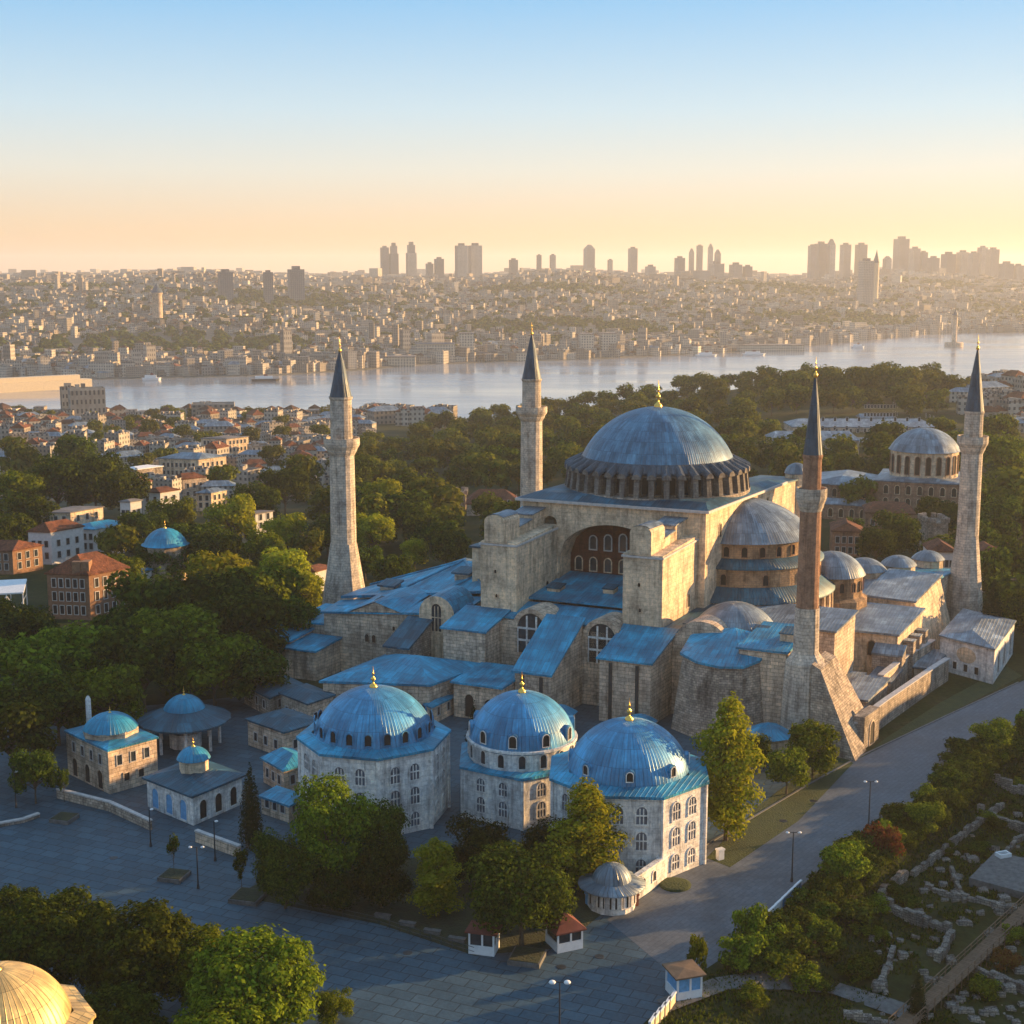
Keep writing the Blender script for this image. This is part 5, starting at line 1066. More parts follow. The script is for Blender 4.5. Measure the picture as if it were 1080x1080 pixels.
# rounded fountain kiosk at the corner of the tomb wall
c = G(645, 955); c.z = 0; t = thing('fountain_kiosk', c, 'round white fountain kiosk with grey dome and wide eaves at tomb corner', 'kiosk')
q = MB(); q.lathe(c, [(2.9, 0, 0), (2.9, 2.9, 0)], 12, smooth=False); q.build('wall', M['marble'], t)
q = MB(); q.lathe(c, [(4.1, 2.8, 0), (4.1, 3.0, 0), (2.4, 3.5, 0)], 20); q.build('eave', M['leadgrey'], t)
q = MB(); q.lathe(c, cap_prof(2.4, 3.45, 2.0, 8), 24); q.build('dome', M['leadgrey'], t)
for i in range(7):
    a = R(-150 + 30 * i)
    def Pt(s, z, o, a=a): return Vector((c.x + math.cos(a) * (2.82 + o) - math.sin(a) * s, c.y + math.sin(a) * (2.82 + o) + math.cos(a) * s, z))
    window(Pt, 0, 0.8, 0.9, 1.7, t, 'window', [M['marble'], M['void']], fr=0.12)
# lead dome at lower left, gold of the low sun put into its colour
c = D(-4, 1020, 118); c = Vector((c.x, 118, 0)); zt_ = D(0, 1022, 118).z; t = thing('bath_house', c, 'bath house with large ribbed dome glowing gold in low sun', 'bath house')
M['domesun'] = lead('sun_gold_lead', (0.62, 0.43, 0.17), 0.7, 0.22, 0.4, 0.2)
q = MB(); q.prism(ngon(c, 8.0, 8, 12), [up(p, zt_ - 5.6) for p in ngon(c, 8.0, 8, 12)]); q.build('wall', M['plaster'], t)
q = MB(); pe, pi_ = ngon(c, 8.3, 8, 12), ngon(c, 6.4, 8, 12); q.prism([up(p, zt_ - 5.6) for p in pe], [up(p, zt_ - 5.3) for p in pe])
for i in range(8): q.face([up(pe[i], zt_ - 5.28), up(pe[(i + 1) % 8], zt_ - 5.28), up(pi_[(i + 1) % 8], zt_ - 4.7), up(pi_[i], zt_ - 4.7)])
q.build('eave_roof', M['domesun'], t); q = MB(); q.lathe(c, cap_prof(6.2, zt_ - 4.8, 4.8, 14), 48); q.build('dome', M['domesun'], t); finial(t, c, zt_ - 0.2, 2.6, 0.4)
# kiosks, booth, planters, barriers, lamps
def kiosk(p, w_, d, h, ang, label, wall, roof, rh, glassm=None, legs=False):
    fr = frame((p.x, p.y), ang); t = thing('kiosk', (p.x, p.y, 0), label, 'kiosk'); pg = [fr(0, 0), fr(w_, 0), fr(w_, d), fr(0, d)]
    q = MB(); q.prism([fr(a, b, 0) for a, b in ((0, 0), (w_, 0), (w_, d), (0, d))], [fr(a, b, 1.1) for a, b in ((0, 0), (w_, 0), (w_, d), (0, d))]); q.build('counter', wall, t)
    q = MB(); e = 0.12; q.prism([fr(e, e, 1.1), fr(w_ - e, e, 1.1), fr(w_ - e, d - e, 1.1), fr(e, d - e, 1.1)], [fr(e, e, h), fr(w_ - e, e, h), fr(w_ - e, d - e, h), fr(e, d - e, h)]); q.build('glazing', glassm or M['glass'], t)
    for a, b in ((0, 0), (w_ - 0.2, 0), (w_ - 0.2, d - 0.2), (0, d - 0.2), (w_ / 2, 0), (w_ - 0.2, d / 2)):
        q = MB(); q.box(fr, a, a + 0.2, b, b + 0.2, 1.1, h); q.build('post', wall, t)
    for x in pg: x.z = 0
    q = MB(); hip(q, pg, h, rh, 0.45, 0.16); q.build('roof', roof, t); return t
M['redcloth'] = plain('red_canvas', (0.15, 0.04, 0.028), 0.85)
kiosk(G(714, 1058), 2.9, 3.0, 2.7, 18, 'white guard booth with pale blue windows by the hedge', M['white'], M['wood'], 0.3, M['bluepanel'])
kiosk(G(588, 1006), 3.2, 3.2, 2.3, 24, 'white kiosk under pointed red canvas roof on the square', M['white'], M['redcloth'], 1.7)
kiosk(G(494, 1006), 3.0, 2.4, 2.6, -14, 'white framed ticket kiosk with dull red roof under the trees', M['white'], M['redcloth'], 0.5)
def planter(p, r, label, tr_=None):
    t = thing('planter', (p.x, p.y, 0), label, 'planter'); a = ngon(p, r, 4, 30); q = MB(); q.prism([up(x, 0) for x in a], [up(x, 0.55) for x in a]); q.build('box', M['marble2'], t)
    a = ngon(p, r * 0.9, 4, 30); q = MB(); q.prism([up(x, 0.5) for x in a], [up(x, 0.62) for x in a]); q.build('soil', M['soil'], t); return t
M['marble2'] = plain('dull_concrete', (0.115, 0.112, 0.108), 0.85, 0, 0.4)
planter(G(68, 865), 2.1, 'square planter box alone at left of the square'); planter(G(184, 926), 2.2, 'square planter with small dark tree on the open square'); planter(G(556, 1012), 2.6, 'planter box below the broad dark tree'); planter(G(262, 948), 2.6, 'planter at the corner of planted bed')
p = G(184, 926); tree('sapling', p.x, p.y, 5.6, 0.85, 'small dark tree growing in planter on the open square', z=0.4)
p = G(255, 940); tree('sapling', p.x, p.y, 5.4, 1.0, 'small dark tree near the corner of planted bed', z=0)
p = G(68, 846); tree('sapling', p.x, p.y, 5.0, 0.8, 'thin young tree in front of the domed stone building', z=0)
p = G(734, 1030); tree('shrublit', p.x, p.y, 4.6, 1.3, 'upright sunlit bush behind the guard booth', cat='bush', name='bush')
def lamp(p, h, label, arms=1, big=False, grp=None, z0=0.0):
    t = thing('street_lamp', (p.x, p.y, z0), label, 'street lamp', grp); q = MB(); q.tube(p, up(p, 0.6), 0.2, 8, 0, 0.14); q.tube(up(p, 0.6), up(p, h), 0.1, 8, 0, 0.065); q.build('pole', M['metal'], t)
    for i in range(arms):
        sgn = 1 if i == 0 else -1; e = up(p + Vector((sgn * (0.75 if arms > 1 else 0.35), -0.1, 0)), h + 0.1); q = MB(); q.tube(up(p, h - 0.1), e, 0.05, 6)
        q.build('arm', M['metal'], t)
        q = MB(); q.ball(e + Vector((0, 0, -0.12)), 0.25 if not big else 0.36, 0, 10, 6, 0.55); q.build('lamp_head', M['white'], t)
    return t
lamp(G(835, 930), 6.6, 'street lamp on the road nearer to the square', 2); lamp(G(916, 872), 6.6, 'street lamp farther up the road beside the hedge', 2)
lamp(G(209, 937), 5.5, 'double armed lamp beside the planter on open square', 2); lamp(G(227, 908), 5.5, 'lamp post in front of the arcaded pavilion wall', 1); lamp(G(159, 893), 5.3, 'lamp post between pavilion and the planter', 1)
lamp(G(590, 1094), 6.0, 'floodlight pole at the bottom edge of picture', 2, True); lamp(G(17, 852), 5.5, 'lamp post beside the single tree at left', 1)
def box_thing(name, p, sx, sy, h, ang, m, label, cat, m2=None):
    t = thing(name, (p.x, p.y, 0), label, cat); fr = frame((p.x, p.y), ang); q = MB(); q.box(fr, 0, sx, 0, sy, 0, h * 0.86); q.build('body', m, t)
    q = MB(); q.box(fr, -0.08, sx + 0.08, -0.08, sy + 0.08, h * 0.86, h); q.build('cap', m2 or m, t); return t
M['cream'] = plain('cream_board', (0.62, 0.5, 0.34), 0.7)
for i in range(5):
    p = G(686 + i * 0, 1092).lerp(G(712, 1062), i / 5); box_thing('barrier_panel', p, 1.75, 0.15, 1.5, 66, M['cream'], 'cream barrier panel in the row beside the guard booth', 'barrier', M['white'])['group'] = 'barrier panels by the booth'
for i in range(7):
    p = G(797, 985).lerp(G(845, 938), i / 7); box_thing('barrier_panel', p, 1.9, 0.12, 1.3, 56, M['bluepanel'] if i > 3 else M['white'], 'pale blue panel of roadside barrier below the nearer lamp' if i > 3 else 'white panel of roadside barrier below the nearer lamp', 'barrier', M['white'])['group'] = 'roadside barrier panels'
for (x, y, l) in ((634, 962, 'white cabinet in front of the round fountain kiosk'), (667, 957, 'dark red cabinet right of round fountain kiosk'), (758, 908, 'small white bollard sign at the garden bed'), (620, 955, 'pale blue ticket machine left of round fountain kiosk')):
    box_thing('cabinet', G(x, y), 0.9, 0.6, 1.5, 30, M['redcloth'] if 'red' in l else (M['bluepanel'] if 'blue' in l else M['white']), l, 'cabinet')
q = MB(); cc = G(712, 934); q.lathe(cc, [(2.0, 0, 0), (2.0, 0.25, 0), (1.7, 0.3, 0), (0.05, 0.4, 0)], 16); tag(q.build('flower_bed', M['lawn']), 'round green flower bed at corner of rightmost tomb', 'flower bed')
for i in range(5):   # low benches along the bed
    p = G(395 + 26 * i, 968 + 8.2 * i); box_thing('bench', p, 1.9, 0.5, 0.5, -18, M['marble2'], 'low stone bench along the edge of planted bed', 'bench')['group'] = 'benches along the planted bed'
# railings of the planted bed
t = thing('railing', G(330, 962), 'thin dark railing round the planted bed', 'railing'); pts = [G(300, 954), G(400, 976), G(500, 1008)]
q = MB()
for a, b in zip(pts, pts[1:]):
    q.tube(a + Vector((0, 0, 1.0)), b + Vector((0, 0, 1.0)), 0.035, 5); q.tube(a + Vector((0, 0, 0.5)), b + Vector((0, 0, 0.5)), 0.03, 5)
    n = int((b - a).length / 1.5)
    for i in range(n): p = a.lerp(b, i / n); q.tube(p, p + Vector((0, 0, 1.05)), 0.035, 5)
q.build('rails', M['metal'], t)

for i, (x, y) in enumerate(((632, 1009), (592, 1020), (712, 1019), (826, 866), (858, 845), (430, 1005), (120, 905))):
    p = G(x, y); q = MB(); q.lathe(p, [(0.55, 0.0, 0), (0.55, 0.045, 0), (0.02, 0.05, 0)], 14, smooth=False); tag(q.build('manhole_cover', M['metal'], None, (p.x, p.y, 0)), 'dark round drain cover set in the paving', 'drain cover', 'drain covers in the paving')
# ---------------------------------------------------------------- hedge and ruins at the right
def near_road(s, off):
    """point a given distance to the ruins' side of the road edge, s along it"""
    acc = 0
    for (x0, y0), (x1, y1) in zip(ROAD_R, ROAD_R[1:]):
        L_ = math.hypot(x1 - x0, y1 - y0)
        if s <= acc + L_: t = (s - acc) / L_; return x0 + (x1 - x0) * t + (y1 - y0) / L_ * off, y0 + (y1 - y0) * t - (x1 - x0) / L_ * off
        acc += L_
    return ROAD_R[-1]
for i in range(120):
    s = 31 + 110 * (i + rnd.uniform(-.3, .3)) / 120; x, y = near_road(s, rnd.choice((2.2, 3.8, 5.2))); h = rnd.uniform(2.0, 3.6)
    if 39 < s < 52 and h > 3: h = 2.2
    tree('shrub' if rnd.random() < 0.8 else 'shrublit', x, y, h, h * rnd.uniform(0.6, 0.85), 'dark green shrub of the roadside hedge above the ruins', 'roadside hedge shrubs', 'shrub', cat='shrub')
T(890, 908, 25, 'mid', 'round yellow green small tree in the roadside hedge', asp=1.8, cat='tree')
T(931, 888, 19, 'shrubred', 'reddish brown bush in the roadside hedge', asp=1.8, cat='bush', name='bush')
T(975, 862, 20, 'mid', 'olive lit bush farther up the hedge', asp=1.7, cat='bush', name='bush')
T(1045, 775, 20, 'mid', 'loose sunlit bush at upper end of the hedge', asp=1.8, cat='bush', name='bush')
T(790, 975, 18, 'shrublit', 'spiky green bush behind the white barrier panels', asp=2.4, cat='bush', name='bush')
T(968, 1048, 10, 'cypress', 'thin young conifer among the ruins', asp=5)
T(1062, 1012, 13, 'shrubred', 'red flowering bush beside the wooden walkway', asp=1.6, cat='bush', name='bush')
for a in ((860, 985, 24), (820, 1010, 24), (900, 960, 22), (850, 1030, 20), (905, 1020, 18), (795, 1050, 16), (1000, 800 + 20, 22), (1015, 790, 22), (960, 950, 12), (1070, 985, 14), (1040, 1040, 16)):
    T(*a, rnd.choice(('shrub', 'shrublit')), 'overgrown green bush on the slope of the ruins', 'bushes on the ruin slope', asp=1.15, cat='bush', name='bush')
for i in range(30):
    s = rnd.uniform(32, 120); x, y = near_road(s, rnd.uniform(6.0, 12)); h = rnd.uniform(0.7, 1.7)
    tree(rnd.choice(('shrub', 'shrub', 'shrublit')), x, y, h, h * rnd.uniform(0.7, 1.2), 'overgrown green bush on the slope of the ruins', 'bushes on the ruin slope', 'bush', cat='bush')
gr = random.Random(4); V, Fc = [], []
while len(Fc) < 30000:
    s = gr.uniform(10, 135); off = gr.uniform(0.6, 26); x, y = near_road(s, off)
    if off > 14 and math.sin(x * 0.6) * math.sin(y * 0.5 + 1) < 0.15: continue
    z = zt(x, y); hh = gr.uniform(0.15, 0.5); a = gr.uniform(0, 6.28); wd = gr.uniform(0.1, 0.22); i = len(V); dx, dy = math.cos(a) * wd, math.sin(a) * wd
    V += [(x - dx, y - dy, z), (x + dx, y + dy, z), (x + dx * .4 + gr.uniform(-.15, .15), y + gr.uniform(-.15, .15), z + hh)]; Fc.append((i, i + 1, i + 2))
me = bpy.data.meshes.new('slope_grass'); me.from_pydata(V, [], Fc); me.materials.append(M['leafb']); o = bpy.data.objects.new('slope_grass', me); C.collection.objects.link(o); tag(o, 'rough grass and weeds on slope between hedge and ruins', 'grass', None, 'stuff')
M['ruin'] = stone('ruin_stone', (0.32, 0.285, 0.25), (0.2, 0.178, 0.155), (0.09, 0.08, 0.07), 0.6, 0.3, 0.55)
def ruin(pts, h, th, label):
    """broken wall of uneven height"""
    rr = random.Random(len(label) + int(pts[0][0] * 3)); t = None; q = MB()
    P0 = [G(*p, -2.2) for p in pts]
    for a, b in zip(P0, P0[1:]):
        L_ = (b - a).length; n = max(2, int(L_ / 0.9)); d = (b - a).normalized(); nn = Vector((-d.y, d.x, 0))
        for i in range(n):
            p, p2 = a.lerp(b, i / n), a.lerp(b, (i + 1) / n); hh = h * rr.uniform(0.55, 1.1); o = rr.uniform(-.12, .12); z = zt(p.x, p.y) - 0.5
            q.prism([up(p + nn * o, z), up(p2 + nn * o, z), up(p2 + nn * (th + o), z), up(p + nn * (th + o), z)], [up(p + nn * (o + .06), z + hh + 0.5), up(p2 + nn * (o + .06), z + hh + 0.5 + rr.uniform(-.12, .12)), up(p2 + nn * (th + o - .06), z + hh + 0.5), up(p + nn * (th + o - .06), z + hh + 0.5)])
    o = q.build('ruined_wall', M['ruin'], None, (P0[0].x, P0[0].y, 0)); return tag(o, label, 'ruined wall', 'excavated walls')
for a in (([(925, 955), (1000, 985)], 1.6, 0.9, 'broken curving stone wall edge in middle of the ruins'), ([(1000, 985), (985, 1012)], 1.2, 0.8, 'curved low wall closing the sunken pit of ruins'), ([(965, 925), (1010, 890), (1060, 850)], 1.2, 0.7, 'long straight ruined wall parallel to the road'), ([(930, 950), (960, 925)], 1.5, 0.8, 'short thick ruined wall near the hedge'),
          ([(975, 935), (1060, 960), (1100, 965)], 0.8, 0.7, 'low wall line crossing ruins above the walkway'), ([(1030, 860), (1100, 880)], 1.3, 0.8, 'ruined wall running to right edge of picture'), ([(1040, 830), (1100, 842)], 1.6, 0.7, 'upper terrace wall of the ruins at right edge'), ([(1000, 915), (1015, 950)], 0.9, 0.6, 'short cross wall left of pale slab in ruins'), ([(1020, 1020), (1090, 1050)], 0.8, 0.7, 'low wall below the walkway at right edge'), ([(940, 1000), (925, 1040)], 0.8, 0.7, 'small wall stub beside the sunken pit'), ([(890, 1075), (960, 1080)], 0.8, 0.8, 'wall stub at the bottom edge of ruins'), ([(1055, 905), (1090, 870)], 0.8, 0.6, 'wall edge behind the pale slab')):
    ruin(*a)
rr_ = random.Random(77); ang = math.atan2(0.80, 0.60); ca, sa = math.cos(ang), math.sin(ang)
for i in range(26):      # rooms of the excavated quarter: short straight walls along and across the road's direction
    s = rr_.uniform(-6, 62); of = rr_.uniform(15, 44); bx, by = 40 + ca * s + sa * of, 146 + sa * s - ca * of; L_ = rr_.uniform(4, 11); al = rr_.random() < 0.5; h = rr_.uniform(0.7, 1.7)
    dx, dy = (ca, sa) if al else (sa, -ca); q = MB(); n = int(L_ / 0.8); wx, wy = -dy * 0.7, dx * 0.7
    for k in range(n):
        x0, y0, x1, y1 = bx + dx * L_ * k / n, by + dy * L_ * k / n, bx + dx * L_ * (k + 1) / n, by + dy * L_ * (k + 1) / n; z = zt(x0, y0) - 0.4; hh = h * rr_.uniform(0.6, 1.1)
        q.prism([Vector((x0, y0, z)), Vector((x1, y1, z)), Vector((x1 + wx, y1 + wy, z)), Vector((x0 + wx, y0 + wy, z))], [Vector((x0, y0, z + hh + .4)), Vector((x1, y1, z + hh + .4 + rr_.uniform(-.1, .1))), Vector((x1 + wx, y1 + wy, z + hh + .4)), Vector((x0 + wx, y0 + wy, z + hh + .4))])
    tag(q.build('ruined_wall', M['ruin'], None, (bx, by, 0)), 'short straight stub of excavated stone wall among the ruins', 'ruined wall', 'excavated wall stubs')
for i, (s, of, lx, ly, h) in enumerate(((14, 22, 9, 6, 1.1), (28, 20, 7, 8, 1.5), (40, 24, 10, 6, 0.9), (20, 33, 8, 7, 0.8), (50, 30, 9, 7, 1.3), (34, 36, 7, 6, 1.0), (60, 22, 9, 5, 1.4), (5, 30, 7, 6, 0.9))):
    bx, by = 40 + ca * s + sa * of, 146 + sa * s - ca * of; fr = frame((bx, by), math.degrees(ang)); z = zt(bx, by); t = thing('ruined_room', (bx, by, z), 'square roofless room of low stone walls dug out among the ruins', 'ruined room', 'excavated rooms'); q = MB()
    for a in ((0, lx, 0, 0.7), (0, lx, ly - 0.7, ly), (0, 0.7, 0.7, ly - 0.7), (lx - 0.7, lx, 0.7, ly - 0.7)):
        n = max(2, int(max(a[1] - a[0], a[3] - a[2]) / 1.0))
        for k in range(n):
            if rr_.random() < 0.12: continue
            hh = 1.5 * h * rr_.uniform(0.7, 1.05)
            if a[1] - a[0] > a[3] - a[2]: q.box(fr, lerp(a[0], a[1], k / n), lerp(a[0], a[1], (k + 1) / n), a[2], a[3], z - 0.8, z + hh)
            else: q.box(fr, a[0], a[1], lerp(a[2], a[3], k / n), lerp(a[2], a[3], (k + 1) / n), z - 0.8, z + hh)
    q.build('wall', M['ruin'], t); q = MB(); q.box(fr, 0.71, lx - 0.71, 0.71, ly - 0.71, z - 0.8, z + 0.06); q.build('floor', M['marble2'] if i % 3 == 0 else M['soil'], t)
q = MB()
for i in range(2600):
    s = rr_.uniform(-12, 80); of = rr_.uniform(12, 48); x, y = 40 + ca * s + sa * of, 146 + sa * s - ca * of
    if math.sin(x * 0.35 + 1) * math.sin(y * 0.4) < -0.1: continue
    z = zt(x, y); r = rr_.uniform(0.06, 0.26); v = [Vector((x + a * r * rr_.uniform(.6, 1.3), y + b * r * rr_.uniform(.6, 1.3), 0)) for a, b in ((-1, -.8), (1, -.8), (1, .8), (-1, .8))]
    q.prism([up(p, z - 0.05) for p in v], [up(p, z + r * rr_.uniform(.5, 1.2)) for p in v])
tag(q.build('rubble', M['ruin'], None, (40, 146, 0)), 'small loose rubble strewn between the excavated walls', 'rubble', None, 'stuff')
p4 = [G(1022, 928, -2), G(1050, 900, -2), G(1100, 912, -2), G(1085, 945, -2)]
t = thing('stone_platform', (p4[0].x, p4[0].y, -2.6), 'pale stone slab platform with small square shaft in ruins', 'platform'); q = MB(); q.prism([up(p, -3.4) for p in p4], [up(p, -1.7) for p in p4]); q.build('slab', M['marble2'], t)
c = G(1058, 903, -1.7); fr = frame((c.x, c.y), 20); q = MB()
for a in ((-0.9, 0.9, -0.6, -0.4), (-0.9, 0.9, 0.4, 0.6), (-0.9, -0.7, -0.4, 0.4), (0.7, 0.9, -0.4, 0.4)): q.box(fr, *a, -1.7, -1.2)
q.build('shaft_rim', M['white'], t)
for i in range(150):
    px, py = rnd.uniform(915, 1080), rnd.uniform(850, 1078)
    p = G(px, py, -2.4)
    if side(ROAD_R, p.x, p.y) < 9: continue
    s = rnd.uniform(0.25, 0.75); q = MB(); z = zt(p.x, p.y); v = [Vector((p.x + a * s * rnd.uniform(.7, 1.3), p.y + b * s * rnd.uniform(.7, 1.3), 0)) for a, b in ((-1, -.7), (1, -.7), (1, .7), (-1, .7))]
    q.prism([up(x, z - 0.2) for x in v], [up(p + (x - p) * 0.85, z + s * rnd.uniform(.5, 1.1)) for x in v]); tag(q.build('stone_block', M['ruin'], None, (p.x, p.y, z)), 'loose weathered stone block lying among the ruins', 'stone block', 'loose blocks in the ruins')
# wooden walkway and gravel path
t = thing('walkway', G(985, 1075, -2), 'long wooden visitors walkway with rails crossing the ruins', 'walkway'); a, b = G(955, 1092, -1.8), G(1105, 950, -1.8); d = (b - a).normalized(); nn = Vector((-d.y, d.x, 0)); q = MB()
n = int((b - a).length / 0.3)
for i in range(n):
    p = a + d * (0.3 * i); z = -1.6 + 0.02 * ((i * 7) % 3); q.prism([up(x, z - 0.08) for x in (p, p + d * 0.26, p + d * 0.26 + nn * 1.9, p + nn * 1.9)], [up(x, z) for x in (p, p + d * 0.26, p + d * 0.26 + nn * 1.9, p + nn * 1.9)])
q.build('deck', M['wood2'] if 'wood2' in M else M['wood'], t)
for o_ in (0.0, 1.9):
    q = MB(); q.tube(up(a + nn * o_, -0.6), up(b + nn * o_, -0.6), 0.06, 6); q.tube(up(a + nn * o_, -1.1), up(b + nn * o_, -1.1), 0.04, 6)
    for i in range(int((b - a).length / 1.8)): p = a + d * (1.8 * i) + nn * o_; q.tube(up(p, zt(p.x, p.y) - 0.3), up(p, -0.55), 0.06, 6)
    q.build('rail', M['wood'], t)
q = MB(); mid = [(700, 1084), (760, 1060), (820, 1046), (880, 1040), (930, 1058), (970, 1070)]; wd = [1.3] * 6
L1 = [G(x, y, -2.3) for x, y in mid]
for a, b in zip(L1, L1[1:]):
    d = (b - a).normalized(); nn = Vector((-d.y, d.x, 0)) * 1.3; q.face([up(x, max(zt(x.x, x.y), -3) + 0.25) for x in (a - nn, b - nn, b + nn, a + nn)])
tag(q.build('path', M['marble2']), 'curving gravel path at foot of the ruins', None, None, 'structure')

# ---------------------------------------------------------------- shore town at the left
def block_mesh(name, w_, d, h, kind, seed):
    q = MB(); r = random.Random(seed); P = frame((0, 0), 0); q.prism([P(-w_ / 2, -d / 2, -6), P(w_ / 2, -d / 2, -6), P(w_ / 2, d / 2, -6), P(-w_ / 2, d / 2, -6)], [P(-w_ / 2, -d / 2, h), P(w_ / 2, -d / 2, h), P(w_ / 2, d / 2, h), P(-w_ / 2, d / 2, h)], 0, 1)
    if kind == 0:
        for a in ((-w_ / 2, w_ / 2, -d / 2, -d / 2 + 0.3), (-w_ / 2, w_ / 2, d / 2 - 0.3, d / 2), (-w_ / 2, -w_ / 2 + 0.3, -d / 2 + 0.3, d / 2 - 0.3), (w_ / 2 - 0.3, w_ / 2, -d / 2 + 0.3, d / 2 - 0.3)): q.box(P, *a, h + 0.01, h + 0.9, 0)
        for _ in range(2): x, y = r.uniform(-w_ * .3, w_ * .3), r.uniform(-d * .3, d * .3); q.box(P, x - 1.4, x + 1.4, y - 1.2, y + 1.2, h + 0.02, h + r.uniform(1.6, 3), 0)
    else:
        pg = [P(-w_ / 2, -d / 2), P(w_ / 2, -d / 2), P(w_ / 2, d / 2), P(-w_ / 2, d / 2)]; n0 = len(q.f); hip(q, pg, h + 0.02, h * 0.24 + 1, 0.5, 0.25, 0.55)
        for i in range(n0, len(q.f)): q.m[i] = 1
        q.box(P, w_ * 0.2, w_ * 0.2 + 0.9, -0.4, 0.5, h, h + 3.4, 0)
    return q.mesh(name, [M['house'], M['tile'] if kind == 1 else M['houseroof'] if kind == 0 else M['leadgrey']])
BM = [block_mesh('town_block', 12, 11, 9, 0, 1), block_mesh('town_block', 10, 12, 10, 1, 2), block_mesh('town_block', 16, 11, 11, 0, 3), block_mesh('town_block', 11, 10, 7.5, 1, 4), block_mesh('town_block', 20, 12, 9, 2, 5), block_mesh('town_block', 12, 12, 14, 0, 6), block_mesh('town_block', 24, 13, 12, 0, 7)]
def block(x, y, z, me, s, ang, label, group, name='town_house', sz=1.0):
    o = bpy.data.objects.new(name, me); C.collection.objects.link(o); o.location = (x, y, z); o.rotation_euler = (0, 0, R(ang)); o.scale = (s, s, s * sz); return tag(o, label, 'house', group)
EXTRA = []; n_ = 0; Y = 500.0
while Y < 1100:
    x = -0.385 * Y
    while x < -0.105 * Y:
        xx, yy = x + rnd.uniform(-4, 4), Y + rnd.uniform(-7, 7)
        if not (yy < 600 and xx < -0.27 * yy) and not (548 < yy < 605 and -0.25 * yy < xx < -0.19 * yy):
            if rnd.random() < 0.13: tree('far', xx, yy, 11, 6, 'green tree between roofs of the shore town', 'trees among the shore town roofs')
            elif n_ >= 285: EXTRA.append((xx, yy))
            else: block(xx, yy, zt(xx, yy), rnd.choice(BM[:6]), rnd.uniform(0.5, 0.82), rnd.uniform(-30, 40), 'pale house of the shore town left of the flared minaret', 'shore town houses', sz=rnd.uniform(0.75, 1.15)); n_ += 1
        x += rnd.uniform(11.5, 17)
    Y += rnd.uniform(20, 26)
p = D(92, 430, 1010); block(p.x, p.y, zt(p.x, p.y), BM[6], 1.0, 24, 'tall sunlit cream block standing above the shore town roofs', None, 'apartment_block', 2.0)
p = D(78, 430, 1020); block(p.x - 4, p.y, zt(p.x, p.y), BM[5], 0.8, 24, 'grey slim block left of the tall cream block', None, 'apartment_block', 2.2)
p = D(225, 430, 1060); block(p.x, p.y, zt(p.x, p.y), BM[6], 1.3, 10, 'long dark hall with trees by the near shore', None, 'apartment_block', 0.8)
for i in range(22):
    p = D(lerp(370, 470, rnd.random()), 450, rnd.uniform(980, 1100)); block(p.x, p.y, zt(p.x, p.y), rnd.choice(BM[:5]), rnd.uniform(0.8, 1.1), rnd.uniform(-20, 30), 'low house by the near shore between the two left minarets', 'houses by the near shore')
for i in range(30):   # roofs at far right beyond the wood
    Yb = rnd.uniform(640, 900); p = D(rnd.uniform(1015, 1085), 430, Yb); block(p.x, p.y, zt(p.x, p.y) + (900 - Yb) * -0.01, rnd.choice(BM[:5]), rnd.uniform(0.7, 1.0), rnd.uniform(-20, 30), 'grey roofed house at right edge beyond the wood', 'houses beyond the wood')

# ---------------------------------------------------------------- city across the water
FM = [block_mesh('far_block', a, b, h, k, 20 + i) for i, (a, b, h, k) in enumerate(((16, 14, 14, 0), (13, 13, 17, 0), (22, 14, 13, 0), (14, 16, 11, 1), (30, 15, 15, 0), (12, 12, 22, 0), (18, 14, 10, 2)))]
cand = []; frnd = random.Random(5)
for _ in range(23000):
    b = frnd.uniform(-0.385, 0.385); fs = interp(FAR_SHORE, b); q_ = frnd.random() ** 1.35
    yy = fs + 8 + q_ * 2500; xx = b * yy
    if math.sin(xx * 0.0057 + 1) * math.sin(yy * 0.0078 + 2) > 0.5 and q_ > 0.06: continue
    if frnd.random() < 0.25 + 0.2 * math.sin(xx * 0.013) * math.sin(yy * 0.017) and q_ > 0.05: continue
    k = frnd.randrange(7); s = frnd.choice((0.28, 0.33, 0.4, 0.46, 0.6)) * frnd.uniform(0.85, 1.15) * (1.0 + 0.3 * (q_ < 0.05)); cand.append((s * s / (yy * yy), xx, yy, k, s, frnd.uniform(-35, 40), frnd.uniform(0.6, 1.3) * (1.9 if frnd.random() < 0.06 else 1)))
cand.sort(reverse=True)
for a, xx, yy, k, s, ang, sz in cand[:290]:
    block(xx, yy, zt(xx, yy), FM[k], s, ang, 'apartment block near the waterfront across the strait', 'waterfront blocks across the strait', 'apartment_block', sz)
q = MB()
def add_block(q, x, y, z, w_, d, h, ang, roof=1):
    P = frame((x, y), ang); bo = [P(-w_ / 2, -d / 2, z - 8), P(w_ / 2, -d / 2, z - 8), P(w_ / 2, d / 2, z - 8), P(-w_ / 2, d / 2, z - 8)]
    i = len(q.v); tp = [Vector((p.x, p.y, z + h)) for p in bo]; q.v += bo + tp; uo = (x * 7.3) % 50
    for k in range(4):
        j = (k + 1) % 4; q.f.append([i + k, i + j, i + 4 + j, i + 4 + k]); q.m.append(0); q.sm.append(False); L_ = w_ if k % 2 == 0 else d; q.uv += [(uo, 0), (uo + L_, 0), (uo + L_, h + 8), (uo, h + 8)]
    if roof == 1: q.f.append([i + 4, i + 5, i + 6, i + 7]); q.m.append(1); q.sm.append(False); q.uv += [(0, 0)] * 4
    else:
        c = Vector((x, y, z + h + 3.0)); q.v.append(c)
        for k in range(4): q.f.append([i + 4 + k, i + 4 + (k + 1) % 4, i + 8]); q.m.append(2); q.sm.append(False); q.uv += [(0, 0)] * 3
